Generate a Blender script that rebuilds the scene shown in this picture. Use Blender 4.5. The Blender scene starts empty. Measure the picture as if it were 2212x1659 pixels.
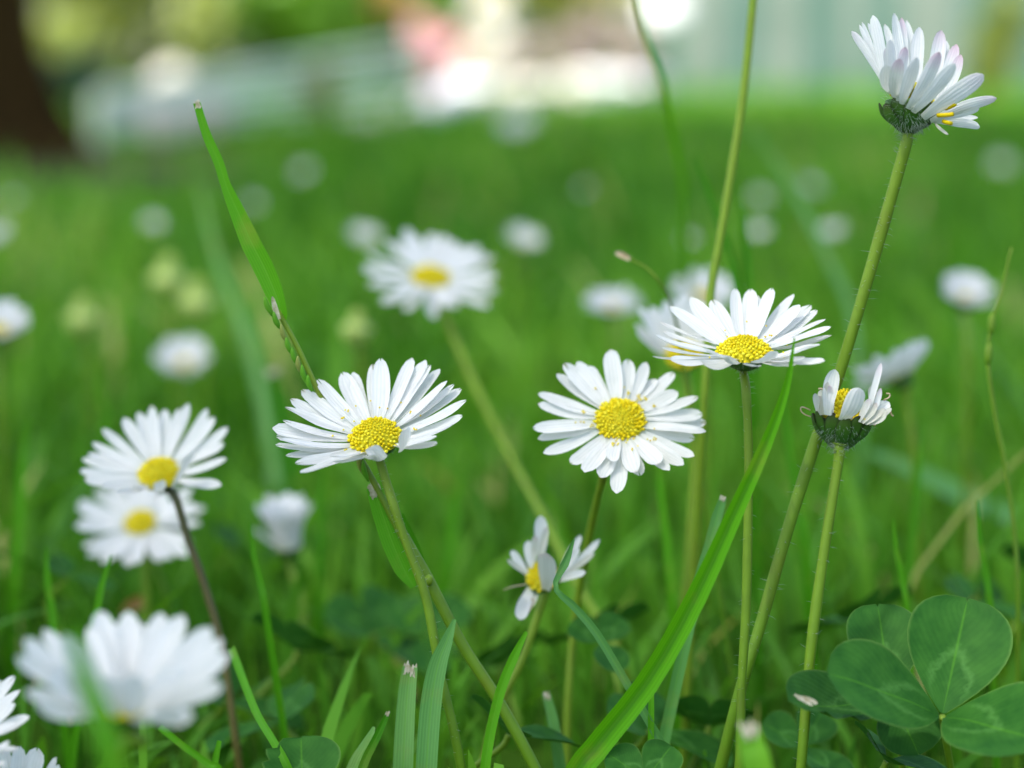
import bpy, math, random
import numpy as np
from mathutils import Vector, Matrix

S = bpy.context.scene
COL = S.collection
rng = random.Random(11)
nr = np.random.RandomState(5)

# ------------------------------------------------------------------ camera
FOCUS = 0.30            # distance to the sharp plane (m)
WID = 0.135             # width of the picture at that distance (m)
CAM_H = 0.110
PITCH = math.radians(7.9)
cam_d = bpy.data.cameras.new("camera")
cam = bpy.data.objects.new("camera", cam_d)
COL.objects.link(cam)
cam.location = (0, 0, CAM_H)
cam.rotation_euler = (math.radians(90) - PITCH, 0, 0)
cam_d.sensor_width = 36
cam_d.lens = 36 * FOCUS / WID
cam_d.clip_start = 0.01
cam_d.clip_end = 500
cam_d.dof.use_dof = True
cam_d.dof.focus_distance = FOCUS
cam_d.dof.aperture_fstop = cam_d.lens / 7.2
S.camera = cam

# ------------------------------------------------------------------ light
SUN_EL, SUN_ROT = math.radians(62), math.radians(-135)
w = bpy.data.worlds.new("World")
S.world = w
w.use_nodes = True
nt = w.node_tree
bg = nt.nodes["Background"]
sky = nt.nodes.new("ShaderNodeTexSky")
sky.sky_type = 'NISHITA'
sky.sun_disc = False
sky.sun_elevation = SUN_EL
sky.sun_rotation = SUN_ROT
sky.air_density = 1.0
sky.dust_density = 3.0
sky.ozone_density = 1.0
nt.links.new(sky.outputs[0], bg.inputs[0])
bg.inputs[1].default_value = 0.14
sd = Vector((math.sin(SUN_ROT) * math.cos(SUN_EL), math.cos(SUN_ROT) * math.cos(SUN_EL), math.sin(SUN_EL)))
sl = bpy.data.lights.new("sun", 'SUN')
sl.energy = 3.6
sl.angle = math.radians(3)
sl.color = (1.0, 0.96, 0.88)
so = bpy.data.objects.new("sun", sl)
COL.objects.link(so)
so.rotation_euler = sd.to_track_quat('Z', 'Y').to_euler()
S.view_settings.view_transform = 'Standard'
S.view_settings.look = 'None'
S.view_settings.exposure = 1.62
S.cycles.use_denoising = True
S.cycles.max_bounces = 8
S.cycles.diffuse_bounces = 4
S.cycles.transmission_bounces = 6
S.cycles.sample_clamp_indirect = 4.0

# ------------------------------------------------------------------ space helpers
RC = np.array(cam.rotation_euler.to_matrix())      # columns: right, up, backward
CO = np.array((0, 0, CAM_H))
def P(px, py, k=1.0):
    """point seen at picture position (2212 x 1659 grid) at k focus distances"""
    d = FOCUS * k
    s = WID / FOCUS / 2212.0 * d
    return CO + RC @ np.array(((px - 1106) * s, (829.5 - py) * s, -d))
def CV(x, y, z):
    v = RC @ np.array((x, y, z), float)
    return v / np.linalg.norm(v)
def proj(p):
    q = (np.asarray(p) - CO) @ RC
    s = 2212.0 * FOCUS / WID / (-q[..., 2])
    return np.stack((1106 + q[..., 0] * s, 829.5 - q[..., 1] * s), -1)
def PXM(px, k=1.0):
    return px * WID * k / 2212.0
def nrm(v):
    v = np.asarray(v, float)
    return v / (np.linalg.norm(v) + 1e-12)
VIEW = RC @ np.array((0, 0, 1.0))                 # towards the camera

# ------------------------------------------------------------------ materials
def new_mat(name):
    m = bpy.data.materials.new(name)
    m.use_nodes = True
    t = m.node_tree
    for n in list(t.nodes):
        t.nodes.remove(n)
    out = t.nodes.new("ShaderNodeOutputMaterial")
    return m, t, out
def N(t, typ, **kw):
    n = t.nodes.new(typ)
    for k, v in kw.items():
        setattr(n, k, v)
    return n
def ramp(t, fac, stops, interp='LINEAR'):
    r = N(t, "ShaderNodeValToRGB")
    r.color_ramp.interpolation = interp
    e = r.color_ramp.elements
    while len(e) < len(stops):
        e.new(0.5)
    for el, (p, c) in zip(e, stops):
        el.position = p
        el.color = (*c, 1) if len(c) == 3 else c
    if fac is not None:
        t.links.new(fac, r.inputs[0])
    return r.outputs[0]
def attr(t, name):
    return N(t, "ShaderNodeAttribute", attribute_name=name).outputs["Fac"]
def noise(t, scale, detail=3, vec=None, rough=0.5):
    n = N(t, "ShaderNodeTexNoise")
    n.inputs["Scale"].default_value = scale
    n.inputs["Detail"].default_value = detail
    n.inputs["Roughness"].default_value = rough
    if vec is None:
        vec = N(t, "ShaderNodeTexCoord").outputs["Object"]
    t.links.new(vec, n.inputs["Vector"])
    return n.outputs["Fac"]
def mix(t, a, b, fac, mode='MIX'):
    m = N(t, "ShaderNodeMix", data_type='RGBA', blend_type=mode)
    for s, v in ((0, fac), (6, a), (7, b)):
        if hasattr(v, "is_output"):
            t.links.new(v, m.inputs[s])
        elif s == 0:
            m.inputs[0].default_value = v
        else:
            m.inputs[s].default_value = (*v, 1)
    return m.outputs[2]
def mth(t, op, a, b=None, c=None):
    m = N(t, "ShaderNodeMath", operation=op)
    for i, v in enumerate((a, b, c)):
        if v is None:
            continue
        if hasattr(v, "is_output"):
            t.links.new(v, m.inputs[i])
        else:
            m.inputs[i].default_value = v
    return m.outputs[0]
def surface(t, out, col, rough=0.5, spec=0.3, transl=0.0, tcol=None, bump=None, bs=0.3, bd=0.0002, sheen=0.0):
    b = N(t, "ShaderNodeBsdfPrincipled")
    if hasattr(col, "is_output"):
        t.links.new(col, b.inputs["Base Color"])
    else:
        b.inputs["Base Color"].default_value = (*col, 1)
    b.inputs["Roughness"].default_value = rough
    b.inputs["Specular IOR Level"].default_value = spec
    if sheen:
        b.inputs["Sheen Weight"].default_value = sheen
    if bump is not None:
        bn = N(t, "ShaderNodeBump")
        bn.inputs["Strength"].default_value = bs
        bn.inputs["Distance"].default_value = bd
        t.links.new(bump, bn.inputs["Height"])
        t.links.new(bn.outputs[0], b.inputs["Normal"])
    sh = b.outputs[0]
    if transl > 0:
        tr = N(t, "ShaderNodeBsdfTranslucent")
        c = tcol if tcol is not None else col
        if hasattr(c, "is_output"):
            t.links.new(c, tr.inputs[0])
        else:
            tr.inputs[0].default_value = (*c, 1)
        mx = N(t, "ShaderNodeMixShader")
        mx.inputs[0].default_value = transl
        t.links.new(sh, mx.inputs[1])
        t.links.new(tr.outputs[0], mx.inputs[2])
        sh = mx.outputs[0]
    t.links.new(sh, out.inputs[0])

def petal_mat(name, white, pink=0.0, base=(0.80, 0.84, 0.74)):
    m, t, out = new_mat(name)
    al, ac = attr(t, "along"), attr(t, "across")
    r = N(t, "ShaderNodeObjectInfo").outputs["Random"]
    c = ramp(t, al, [(0.0, base), (0.25, white), (1.0, white)])
    if pink:
        tip = mth(t, 'MULTIPLY', ramp(t, al, [(0.70, (0, 0, 0)), (1.0, (1, 1, 1))]), ramp(t, r, [(0.25, (0.05,) * 3), (0.9, (pink,) * 3)]))
        c = mix(t, c, (0.66, 0.27, 0.48), tip)
    # faint parallel veins
    veins = mth(t, 'SINE', mth(t, 'MULTIPLY_ADD', noise(t, 300, 2), 2.0, mth(t, 'MULTIPLY', ac, 15.0)))
    c = mix(t, c, (0.86, 0.90, 0.88), mth(t, 'MULTIPLY_ADD', veins, 0.3, 0.3), 'MULTIPLY')
    blot = ramp(t, noise(t, 500, 4), [(0.52, (0, 0, 0)), (0.75, (0.30,) * 3)])
    c = mix(t, c, (0.62, 0.66, 0.60), blot)
    edge = mth(t, 'MULTIPLY', ramp(t, al, [(0.955, (0, 0, 0)), (1.0, (1, 1, 1))]), ramp(t, r, [(0.45, (0, 0, 0)), (1.0, (0.55,) * 3)]))
    c = mix(t, c, (0.50, 0.38, 0.28), edge)
    surface(t, out, c, rough=0.5, spec=0.18, transl=0.38, bump=veins, bs=0.35, bd=0.00006)
    return m
def green_mat(name, stops, transl=0.35, rough=0.42, spec=0.35, veins=0.0, yel=1.15):
    """stops run over each blade's own tint attribute"""
    m, t, out = new_mat(name)
    c = ramp(t, attr(t, "tint"), stops)
    al = attr(t, "along")
    if veins:
        v = mth(t, 'SINE', mth(t, 'MULTIPLY', attr(t, "across"), veins))
        c = mix(t, c, mix(t, c, (1.35, 1.3, 1.4), 1.0, 'MULTIPLY'), mth(t, 'MULTIPLY_ADD', v, 0.32, 0.32))
    else:
        v = None
    if veins:
        c = mix(t, c, (0.26, 0.27, 0.05), ramp(t, noise(t, 120, 5), [(0.56, (0, 0, 0)), (0.78, (0.55,) * 3)]))
        c = mix(t, c, (0.13, 0.36, 0.03), ramp(t, mth(t, 'ABSOLUTE', attr(t, "across")), [(0.0, (0.5,) * 3), (0.10, (0, 0, 0))]))
    tc = mix(t, c, (1.5 * yel, 1.5, 0.55), 1.0, 'MULTIPLY')
    surface(t, out, c, rough, spec, transl, tc, v, 0.25, 0.00006)
    return m
def noisy_mat(name, a, b, scale, rough=0.7, spec=0.2, transl=0.0, bump=0.0, bd=0.001, detail=4):
    m, t, out = new_mat(name)
    f = noise(t, scale, detail)
    c = ramp(t, f, [(0.3, a), (0.7, b)])
    surface(t, out, c, rough, spec, transl, None, f if bump else None, bump, bd)
    return m
M = {}
M['petal'] = petal_mat('white_petal', (0.81, 0.81, 0.785), base=(0.66, 0.70, 0.60))
M['petal_pink'] = petal_mat('pink_tipped_petal', (0.80, 0.80, 0.78), 0.55, (0.66, 0.70, 0.60))
M['petal_old'] = petal_mat('cream_petal', (0.68, 0.68, 0.60), 0.25, (0.6, 0.6, 0.5))
def floret_mat():
    m, t, out = new_mat('yellow_floret')
    c = ramp(t, attr(t, "tint"), [(0.0, (0.46, 0.44, 0.012)), (0.3, (0.66, 0.50, 0.004)), (0.6, (0.76, 0.62, 0.008)), (1.0, (0.80, 0.74, 0.05))])
    surface(t, out, c, 0.6, 0.15, 0.12)
    return m
M['floret'] = floret_mat()
def stem_mat(name, a, b, dark=None):
    m, t, out = new_mat(name)
    f = noise(t, 420, 5)
    al = attr(t, "along")
    c = mix(t, ramp(t, al, [(0.0, b), (0.75, a), (1.0, a)]), (0.62, 0.62, 0.7), mth(t, 'MULTIPLY', f, 0.8), 'MULTIPLY')
    c = mix(t, c, (0.16, 0.10, 0.02), ramp(t, noise(t, 130, 3), [(0.56, (0, 0, 0)), (0.72, (0.28,) * 3)]))
    if dark:
        c = mix(t, c, dark, ramp(t, al, [(0.86, (0, 0, 0)), (1.0, (0.8,) * 3)]))
    surface(t, out, c, 0.5, 0.3, 0.15, None, f, 0.35, 0.0001)
    return m
M['stem'] = stem_mat('green_stem', (0.165, 0.285, 0.014), (0.115, 0.265, 0.010))
M['stem_brown'] = stem_mat('brownish_stem', (0.075, 0.085, 0.035), (0.16, 0.14, 0.025))
M['stem_olive'] = stem_mat('olive_stem', (0.215, 0.345, 0.020), (0.175, 0.315, 0.016))
M['calyx'] = noisy_mat('calyx_green', (0.035, 0.09, 0.02), (0.07, 0.15, 0.03), 900, 0.6, 0.2, 0.05)
def bract_mat():
    m, t, out = new_mat('bract_green')
    al, ac = attr(t, "along"), attr(t, "across")
    c = ramp(t, al, [(0.0, (0.06, 0.20, 0.035)), (0.6, (0.06, 0.17, 0.018)), (0.90, (0.05, 0.10, 0.012)), (1.0, (0.035, 0.020, 0.012))])
    c = mix(t, c, (0.02, 0.03, 0.008), ramp(t, mth(t, 'ABSOLUTE', ac), [(0.72, (0, 0, 0)), (1.0, (0.9,) * 3)]))  # crevice shade between bracts put into the colour as dark edges
    f = noise(t, 1400, 3)
    c = mix(t, c, (0.6, 0.6, 0.6), mth(t, 'MULTIPLY', f, 0.8), 'MULTIPLY')
    surface(t, out, c, 0.55, 0.25, 0.08, None, f, 0.3, 0.0001)
    return m
M['bract'] = bract_mat()
M['hair'] = noisy_mat('pale_hair', (0.30, 0.40, 0.30), (0.45, 0.52, 0.44), 50, 0.6, 0.2, 0.4)
M['dry'] = noisy_mat('dry_tan', (0.42, 0.30, 0.16), (0.66, 0.56, 0.40), 700, 0.7, 0.1, 0.25)
M['pale_tip'] = noisy_mat('pale_cut_end', (0.34, 0.30, 0.16), (0.66, 0.62, 0.50), 1500, 0.7, 0.1, 0.3)
G1 = [(0.0, (0.040, 0.145, 0.009)), (0.45, (0.092, 0.275, 0.020)), (0.8, (0.155, 0.36, 0.030)), (0.95, (0.20, 0.42, 0.045)), (1.0, (0.46, 0.46, 0.17))]
M['grass'] = green_mat('grass_blade_green', G1, 0.38, 0.5, 0.16)
M['blade'] = green_mat('broad_blade_green', [(0, (0.028, 0.15, 0.003)), (0.5, (0.070, 0.27, 0.006)), (1, (0.15, 0.37, 0.03))], 0.40, 0.5, 0.18, 26.0)
M['blade_blue'] = green_mat('bluish_blade_green', [(0, (0.05, 0.16, 0.04)), (0.5, (0.085, 0.24, 0.06)), (1, (0.15, 0.32, 0.09))], 0.3, 0.5, 0.2, 22.0, 0.9)
def clover_mat():
    m, t, out = new_mat('clover_green')
    al, ac = attr(t, "along"), attr(t, "across")
    aa = mth(t, 'ABSOLUTE', ac)
    n1 = noise(t, 350, 4)
    c = ramp(t, n1, [(0.3, (0.016, 0.085, 0.010)), (0.7, (0.034, 0.130, 0.016))])
    # pale chevron mark
    pos = mth(t, 'ADD', mth(t, 'SUBTRACT', al, mth(t, 'MULTIPLY_ADD', aa, -0.55, 0.56)), mth(t, 'MULTIPLY_ADD', noise(t, 900, 5), 0.24, -0.12))
    band = ramp(t, mth(t, 'ABSOLUTE', pos), [(0.0, (0.5,) * 3), (0.03, (0.3,) * 3), (0.075, (0, 0, 0))])
    band = mth(t, 'MULTIPLY', band, ramp(t, aa, [(0.55, (1, 1, 1)), (0.85, (0, 0, 0))]))
    c = mix(t, c, (0.08, 0.22, 0.045), band)
    # midrib and side veins
    mid = ramp(t, aa, [(0.0, (0.6,) * 3), (0.04, (0, 0, 0))])
    c = mix(t, c, (0.07, 0.23, 0.015), mid)
    sv = mth(t, 'SINE', mth(t, 'MULTIPLY', mth(t, 'SUBTRACT', al, mth(t, 'MULTIPLY', aa, 0.55)), 75.0))
    c = mix(t, c, mix(t, c, (0.70, 0.78, 0.7), 1.0, 'MULTIPLY'), mth(t, 'MULTIPLY_ADD', sv, 0.14, 0.14))
    rim = ramp(t, aa, [(0.94, (0, 0, 0)), (1.0, (0.5,) * 3)])
    c = mix(t, c, (0.13, 0.24, 0.05), rim)
    tc = mix(t, c, (1.6, 1.5, 0.5), 1.0, 'MULTIPLY')
    surface(t, out, c, 0.6, 0.10, 0.15, tc, sv, 0.12, 0.00008)
    return m
M['clover'] = clover_mat()
M['ground'] = noisy_mat('mossy_soil', (0.018, 0.058, 0.006), (0.045, 0.110, 0.010), 60, 1.0, 0.0, 0, 0.6, 0.004)
M['soil'] = noisy_mat('bare_soil', (0.050, 0.038, 0.020), (0.11, 0.085, 0.05), 25, 0.95, 0.1, 0, 0.6, 0.01)
def bark_mat():
    m, t, out = new_mat('dark_bark')
    tc = N(t, "ShaderNodeTexCoord").outputs["Object"]
    mp = N(t, "ShaderNodeMapping")
    mp.inputs["Scale"].default_value = (1, 1, 0.22)
    t.links.new(tc, mp.inputs[0])
    f = noise(t, 28, 6, mp.outputs[0], 0.65)
    c = ramp(t, f, [(0.35, (0.020, 0.011, 0.003)), (0.62, (0.075, 0.042, 0.012))])
    surface(t, out, c, 1.0, 0.02, 0, None, f, 0.9, 0.02)
    return m
M['bark'] = bark_mat()
M['stone'] = noisy_mat('pale_limestone', (0.50, 0.46, 0.38), (0.70, 0.67, 0.60), 14, 0.85, 0.15, 0, 0.5, 0.01)
M['stone_white'] = noisy_mat('white_stone', (0.72, 0.70, 0.70), (0.84, 0.83, 0.84), 14, 0.8, 0.15, 0, 0.5, 0.01)
M['stone_grey'] = noisy_mat('grey_stone', (0.38, 0.36, 0.34), (0.56, 0.54, 0.52), 14, 0.85, 0.15, 0, 0.5, 0.01)
M['rail'] = noisy_mat('pale_green_paint', (0.56, 0.64, 0.44), (0.70, 0.74, 0.58), 8, 0.45, 0.4)
M['fence'] = noisy_mat('teal_paint', (0.115, 0.215, 0.165), (0.17, 0.28, 0.215), 3, 0.6, 0.3, 0, 0.2, 0.003)
M['fence_pale'] = noisy_mat('bleached_paint', (0.24, 0.30, 0.235), (0.33, 0.37, 0.30), 3, 0.65, 0.25, 0, 0.2, 0.003)
M['white_paint'] = noisy_mat('white_glaze', (0.86, 0.85, 0.83), (0.90, 0.89, 0.87), 6, 0.25, 0.5)
def leafy(name, a, b, c, transl=0.3):
    return green_mat(name, [(0, a), (0.5, b), (1, c)], transl, 0.5, 0.3)
M['hedge'] = leafy('hedge_leaf', (0.05, 0.14, 0.010), (0.10, 0.25, 0.016), (0.15, 0.33, 0.03))
M['olive'] = leafy('olive_leaf', (0.13, 0.17, 0.025), (0.22, 0.28, 0.05), (0.32, 0.37, 0.09))
M['lime'] = leafy('lime_leaf', (0.25, 0.31, 0.07), (0.34, 0.41, 0.11), (0.45, 0.51, 0.20))
M['bud'] = leafy('bud_green', (0.36, 0.50, 0.12), (0.48, 0.60, 0.18), (0.58, 0.68, 0.25))
M['crown'] = leafy('crown_leaf', (0.05, 0.12, 0.015), (0.08, 0.18, 0.02), (0.11, 0.22, 0.03), 0.2)
M['pine'] = leafy('blue_green_leaf', (0.022, 0.060, 0.030), (0.035, 0.095, 0.05), (0.06, 0.14, 0.07), 0.15)
M['rust'] = leafy('copper_leaf', (0.35, 0.20, 0.08), (0.55, 0.36, 0.17), (0.70, 0.50, 0.28))
M['pinkb'] = leafy('pink_blossom', (0.74, 0.40, 0.56), (0.82, 0.52, 0.68), (0.86, 0.66, 0.78), 0.25)
M['mauveb'] = leafy('mauve_blossom', (0.36, 0.29, 0.31), (0.45, 0.38, 0.39), (0.55, 0.48, 0.48), 0.25)
M['whiteb'] = leafy('white_blossom', (0.74, 0.74, 0.84), (0.80, 0.80, 0.90), (0.86, 0.86, 0.93), 0.25)
M['yellowb'] = leafy('yellow_leaf', (0.45, 0.46, 0.10), (0.60, 0.60, 0.18), (0.72, 0.70, 0.30), 0.3)

# ------------------------------------------------------------------ object helpers
ORI = {}
def props(o, label=None, cat=None, group=None, kind=None):
    if label: o["label"] = label
    if cat: o["category"] = cat
    if group: o["group"] = group
    if kind: o["kind"] = kind
    return o
def thing(name, loc, label, cat, group=None):
    o = bpy.data.objects.new(name, None)
    o.empty_display_size = 0.005
    COL.objects.link(o)
    o.location = loc
    ORI[o.name] = np.array(loc, float)
    return props(o, label, cat, group)
def origin(o):
    while o.parent is not None:
        o = o.parent
    return ORI.get(o.name, np.zeros(3))
def mk(name, verts, faces, mat, parent=None, attrs=None, smooth=True, loc=None):
    me = bpy.data.meshes.new(name)
    v = np.asarray(verts, float)
    if parent is not None:
        v = v - origin(parent)
    elif loc is not None:
        v = v - np.asarray(loc)
    me.from_pydata(v.tolist(), [], [tuple(int(i) for i in f) for f in faces])
    for k, a in (attrs or {}).items():
        at = me.attributes.new(k, 'FLOAT', 'POINT')
        at.data.foreach_set("value", np.asarray(a, np.float32))
    if smooth:
        me.polygons.foreach_set("use_smooth", [True] * len(me.polygons))
    for mm in (mat if isinstance(mat, (list, tuple)) else [mat]):
        me.materials.append(mm)
    o = bpy.data.objects.new(name, me)
    COL.objects.link(o)
    if parent is not None:
        o.parent = parent
    elif loc is not None:
        o.location = loc
        ORI[o.name] = np.asarray(loc, float)
    return o
def spline(pts, n):
    p = np.asarray(pts, float)
    if len(p) == 2:
        t = np.linspace(0, 1, n)[:, None]
        return p[0] * (1 - t) + p[1] * t
    q = np.vstack((2 * p[0] - p[1], p, 2 * p[-1] - p[-2]))
    out = []
    for s in np.linspace(0, len(p) - 1 - 1e-9, n):
        i = int(s); f = s - i
        a, b, c, d = q[i], q[i + 1], q[i + 2], q[i + 3]
        out.append(0.5 * ((2 * b) + (-a + c) * f + (2 * a - 5 * b + 4 * c - d) * f * f + (-a + 3 * b - 3 * c + d) * f ** 3))
    return np.array(out)
def tube(path, rad, sides=10, cap=True):
    """path bottom to top; rad a number or one value per point"""
    path = np.asarray(path)
    n = len(path)
    rad = np.broadcast_to(np.asarray(rad, float), (n,))
    tan = np.gradient(path, axis=0)
    tan /= np.linalg.norm(tan, axis=1)[:, None] + 1e-12
    ref = np.array((0.0, 1, 0)) if abs(tan[0][1]) < 0.9 else np.array((1.0, 0, 0))
    v, al = [], []
    for i in range(n):
        a = nrm(ref - tan[i] * np.dot(ref, tan[i]))
        b = np.cross(tan[i], a)
        ref = a
        for j in range(sides):
            th = 2 * math.pi * j / sides
            v.append(path[i] + rad[i] * (math.cos(th) * a + math.sin(th) * b))
            al.append(i / (n - 1))
    f = [(i * sides + j, i * sides + (j + 1) % sides, (i + 1) * sides + (j + 1) % sides, (i + 1) * sides + j) for i in range(n - 1) for j in range(sides)]
    if cap:
        f.append(tuple(range(sides))[::-1])
        f.append(tuple((n - 1) * sides + j for j in range(sides)))
    return v, f, {"along": al}
def join(parts):
    V, F, A = [], [], {}
    for v, f, a in parts:
        o = len(V)
        V.extend(v)
        F.extend([tuple(i + o for i in q) for q in f])
        for k, x in a.items():
            A.setdefault(k, []).extend(x)
    return V, F, A
def grid_faces(nu, nv):
    return [(i * nv + j, i * nv + j + 1, (i + 1) * nv + j + 1, (i + 1) * nv + j) for i in range(nu - 1) for j in range(nv - 1)]

# ------------------------------------------------------------------ petals, discs, daisies
def strap(base, tip, width, up, bend=0.0, cup=0.12, roll=0.0, nu=10, nv=7, basew=0.42, wmax=0.62, tipr=0.22, r=rng, twist=0.0, notch=0.0):
    """a tongue-shaped leaf or petal from base to tip; up = side that faces the flower's middle"""
    base, tip = np.asarray(base, float), np.asarray(tip, float)
    L = np.linalg.norm(tip - base)
    x = (tip - base) / L
    z = nrm(np.asarray(up) - x * np.dot(up, x))
    y = np.cross(z, x)
    c, s = math.cos(roll), math.sin(roll)
    y, z = y * c + z * s, z * c - y * s
    V, al, ac = [], [], []
    wav = r.uniform(-0.03, 0.03)
    w1, w2, w3 = r.uniform(0, 6.28), r.uniform(0, 6.28), r.uniform(0.02, 0.05)
    for i in range(nu):
        u = i / (nu - 1)
        t = 1 - (1 - u) ** 1.25                    # denser at the tip
        wd = basew + (1 - basew) * math.sin(min(1.0, t / wmax) * math.pi / 2) ** 1.2
        if t > 1 - tipr:
            q = (t - (1 - tipr)) / tipr
            wd *= math.sqrt(max(0.012, 1 - q ** 2.2))
        th = twist * t
        yy, zz = y * math.cos(th) + z * math.sin(th), z * math.cos(th) - y * math.sin(th)
        for j in range(nv):
            a = 2 * j / (nv - 1) - 1
            tt = t - notch * (1 - abs(a)) * max(0, t - 0.9) * 4
            p = base + x * L * tt + z * L * bend * 4 * (t * t - t)
            p = p + yy * (width * 0.5 * wd * a + L * wav * math.sin(math.pi * t))
            p = p + zz * width * (cup * (a * a - 0.4) + 0.03 * math.cos(a * 7.5) + w3 * math.sin(t * 9 + w1) * a + w3 * math.sin(t * 6 + w2)) * wd
            V.append(p); al.append(t); ac.append(a)
    return V, grid_faces(nu, nv), {"along": al, "across": ac}
def frame(n):
    n = nrm(n)
    u = nrm(np.cross(n, np.array((0.0, 1, 0.02))))
    return n, u, np.cross(n, u)
def solve_tips(C, n, r0, L0, e0, tips, sl=0.16, se=10.0):
    n, u, v = frame(n)
    ph = np.radians(np.arange(0, 360, 2.0))
    Ls = L0 * np.linspace(0.5, 1.5, 21)
    es = np.radians(e0 + np.linspace(-30, 30, 13))
    A, Bq, E = np.meshgrid(ph, Ls, es, indexing='ij')
    d = np.cos(A)[..., None] * u + np.sin(A)[..., None] * v
    rr = (r0 + Bq * np.cos(E))[..., None]
    T = C + d * rr + n * (Bq * np.sin(E))[..., None]
    px = proj(T)
    pri = ((Bq / L0 - 1) / sl) ** 2 + ((np.degrees(E) - e0) / se) ** 2
    out = []
    for tx, ty in tips:
        c = ((px[..., 0] - tx) ** 2 + (px[..., 1] - ty) ** 2) / 2.0 ** 2 + pri
        i = np.unravel_index(np.argmin(c), c.shape)
        out.append((A[i], Bq[i], E[i]))
    return out
def disc_mesh(C, n, rd, dome, nf=190, seed=0, lift=0.0, fl=1.0):
    r = random.Random(seed)
    n, u, v = frame(n)
    parts = []
    # the dome under the florets
    V, F, tn = [], [], []
    nr_, ns = 6, 24
    for i in range(nr_ + 1):
        q = i / nr_
        for j in range(ns):
            a = 2 * math.pi * j / ns
            V.append(C + (u * math.cos(a) + v * math.sin(a)) * rd * q * 0.97 + n * (lift + dome * (1 - q * q) - 0.0001))
            tn.append(0.05)
    F = [(i * ns + j, i * ns + (j + 1) % ns, (i + 1) * ns + (j + 1) % ns, (i + 1) * ns + j) for i in range(nr_) for j in range(ns)]
    parts.append((V, F, {"tint": tn}))
    for i in range(nf):
        q = math.sqrt((i + 0.5) / nf)
        a = i * 2.399963 + r.uniform(-0.08, 0.08)
        d = u * math.cos(a) + v * math.sin(a)
        c = C + d * rd * q + n * (lift + dome * (1 - q * q))
        ax = nrm(n * 1.0 + d * (1.5 * dome / rd * q + (0.4 if q > 0.75 else 0.0)))
        _, p1, p2 = frame(ax)
        big = (1.25 if q > 0.72 else (1.0 if q > 0.35 else 0.72)) * r.uniform(0.75, 1.12)
        rr = rd * 0.80 / math.sqrt(nf) * big * r.uniform(0.85, 1.1)
        h = rr * r.uniform(0.8, 1.6) * fl * (1.25 if q > 0.72 else 1.0)
        prof = ((0.8, -0.6), (0.95, 0.3), (0.9, 0.72), (0.5, 1.0))
        ns2 = 6
        V, F = [], []
        for pr, ph in prof:
            for j in range(ns2):
                b = 2 * math.pi * j / ns2
                V.append(c + (p1 * math.cos(b) + p2 * math.sin(b)) * rr * pr + ax * h * ph)
        for k in range(3):
            F += [(k * ns2 + j, k * ns2 + (j + 1) % ns2, (k + 1) * ns2 + (j + 1) % ns2, (k + 1) * ns2 + j) for j in range(ns2)]
        F.append(tuple(3 * ns2 + j for j in range(ns2)))
        tt = min(1.0, max(0.0, 0.25 + 0.4 * min(1, q * 1.6) + r.uniform(-0.3, 0.35)))
        parts.append((V, F, {"tint": [tt] * len(V)}))
    return join(parts)
def hairs(root_fn, count, L, rad, seed):
    r = random.Random(seed)
    parts = []
    for _ in range(count):
        p, d = root_fn(r)
        d = nrm(d + np.array([r.uniform(-0.45, 0.45) for _ in range(3)]))
        l = L * r.uniform(0.5, 1.2)
        m = p + d * l * 0.55
        e = m + nrm(d + np.array([r.uniform(-0.5, 0.5) for _ in range(2)] + [r.uniform(-0.6, 0.3)])) * l * 0.5
        _, a, b = frame(d)
        V = []
        for q, rr in ((p, rad), (m, rad * 0.8)):
            for k in range(3):
                th = k * 2.0944
                V.append(q + (a * math.cos(th) + b * math.sin(th)) * rr)
        V.append(e)
        F = [(0, 1, 4, 3), (1, 2, 5, 4), (2, 0, 3, 5), (3, 4, 6), (4, 5, 6), (5, 3, 6)]
        parts.append((V, F, {}))
    return join(parts)
def to_ground(path, drift=0.15):
    """extend a top-to-bottom path down to the soil"""
    path = [np.asarray(p, float) for p in path]
    p, q = path[-1], path[-2]
    if p[2] > 0.001:
        d = nrm(p - q)
        h = p[2]
        sx = max(-0.5, min(0.5, d[0] / max(0.2, -d[2]))) * 0.7
        path.append(np.array((p[0] + sx * h * 0.6, p[1] + 0.05 * h, h * 0.4)))
        path.append(np.array((p[0] + sx * h, p[1] + 0.08 * h, -0.002)))
    return path
def stem_part(root, pts, C, n, r_top, r_bot, mat, nseg=44, flare=1.5):
    """pts: (px,py,k) top to bottom under the head"""
    n = nrm(n)
    path = [C - n * 0.0004, C - n * 0.0022] + [P(*p) for p in pts]
    path = to_ground(path)[::-1]
    path = spline(path, nseg)
    t = np.linspace(0, 1, nseg)
    rad = r_bot + (r_top - r_bot) * t
    rad = rad * (1 + (flare - 1) * np.clip((t - 0.90) / 0.1, 0, 1) ** 2) * (1 + 0.05 * np.sin(t * 23 + C[0] * 900) + 0.03 * np.sin(t * 61))
    v, f, a = tube(path, rad, 10)
    o = mk('stem', v, f, mat, root, a)
    return o, path, rad
def foot(pts, C, n):
    path = to_ground([C, C - nrm(n) * 0.002] + [P(*p) for p in pts])
    return np.array((path[-1][0], path[-1][1], 0.0))
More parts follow.
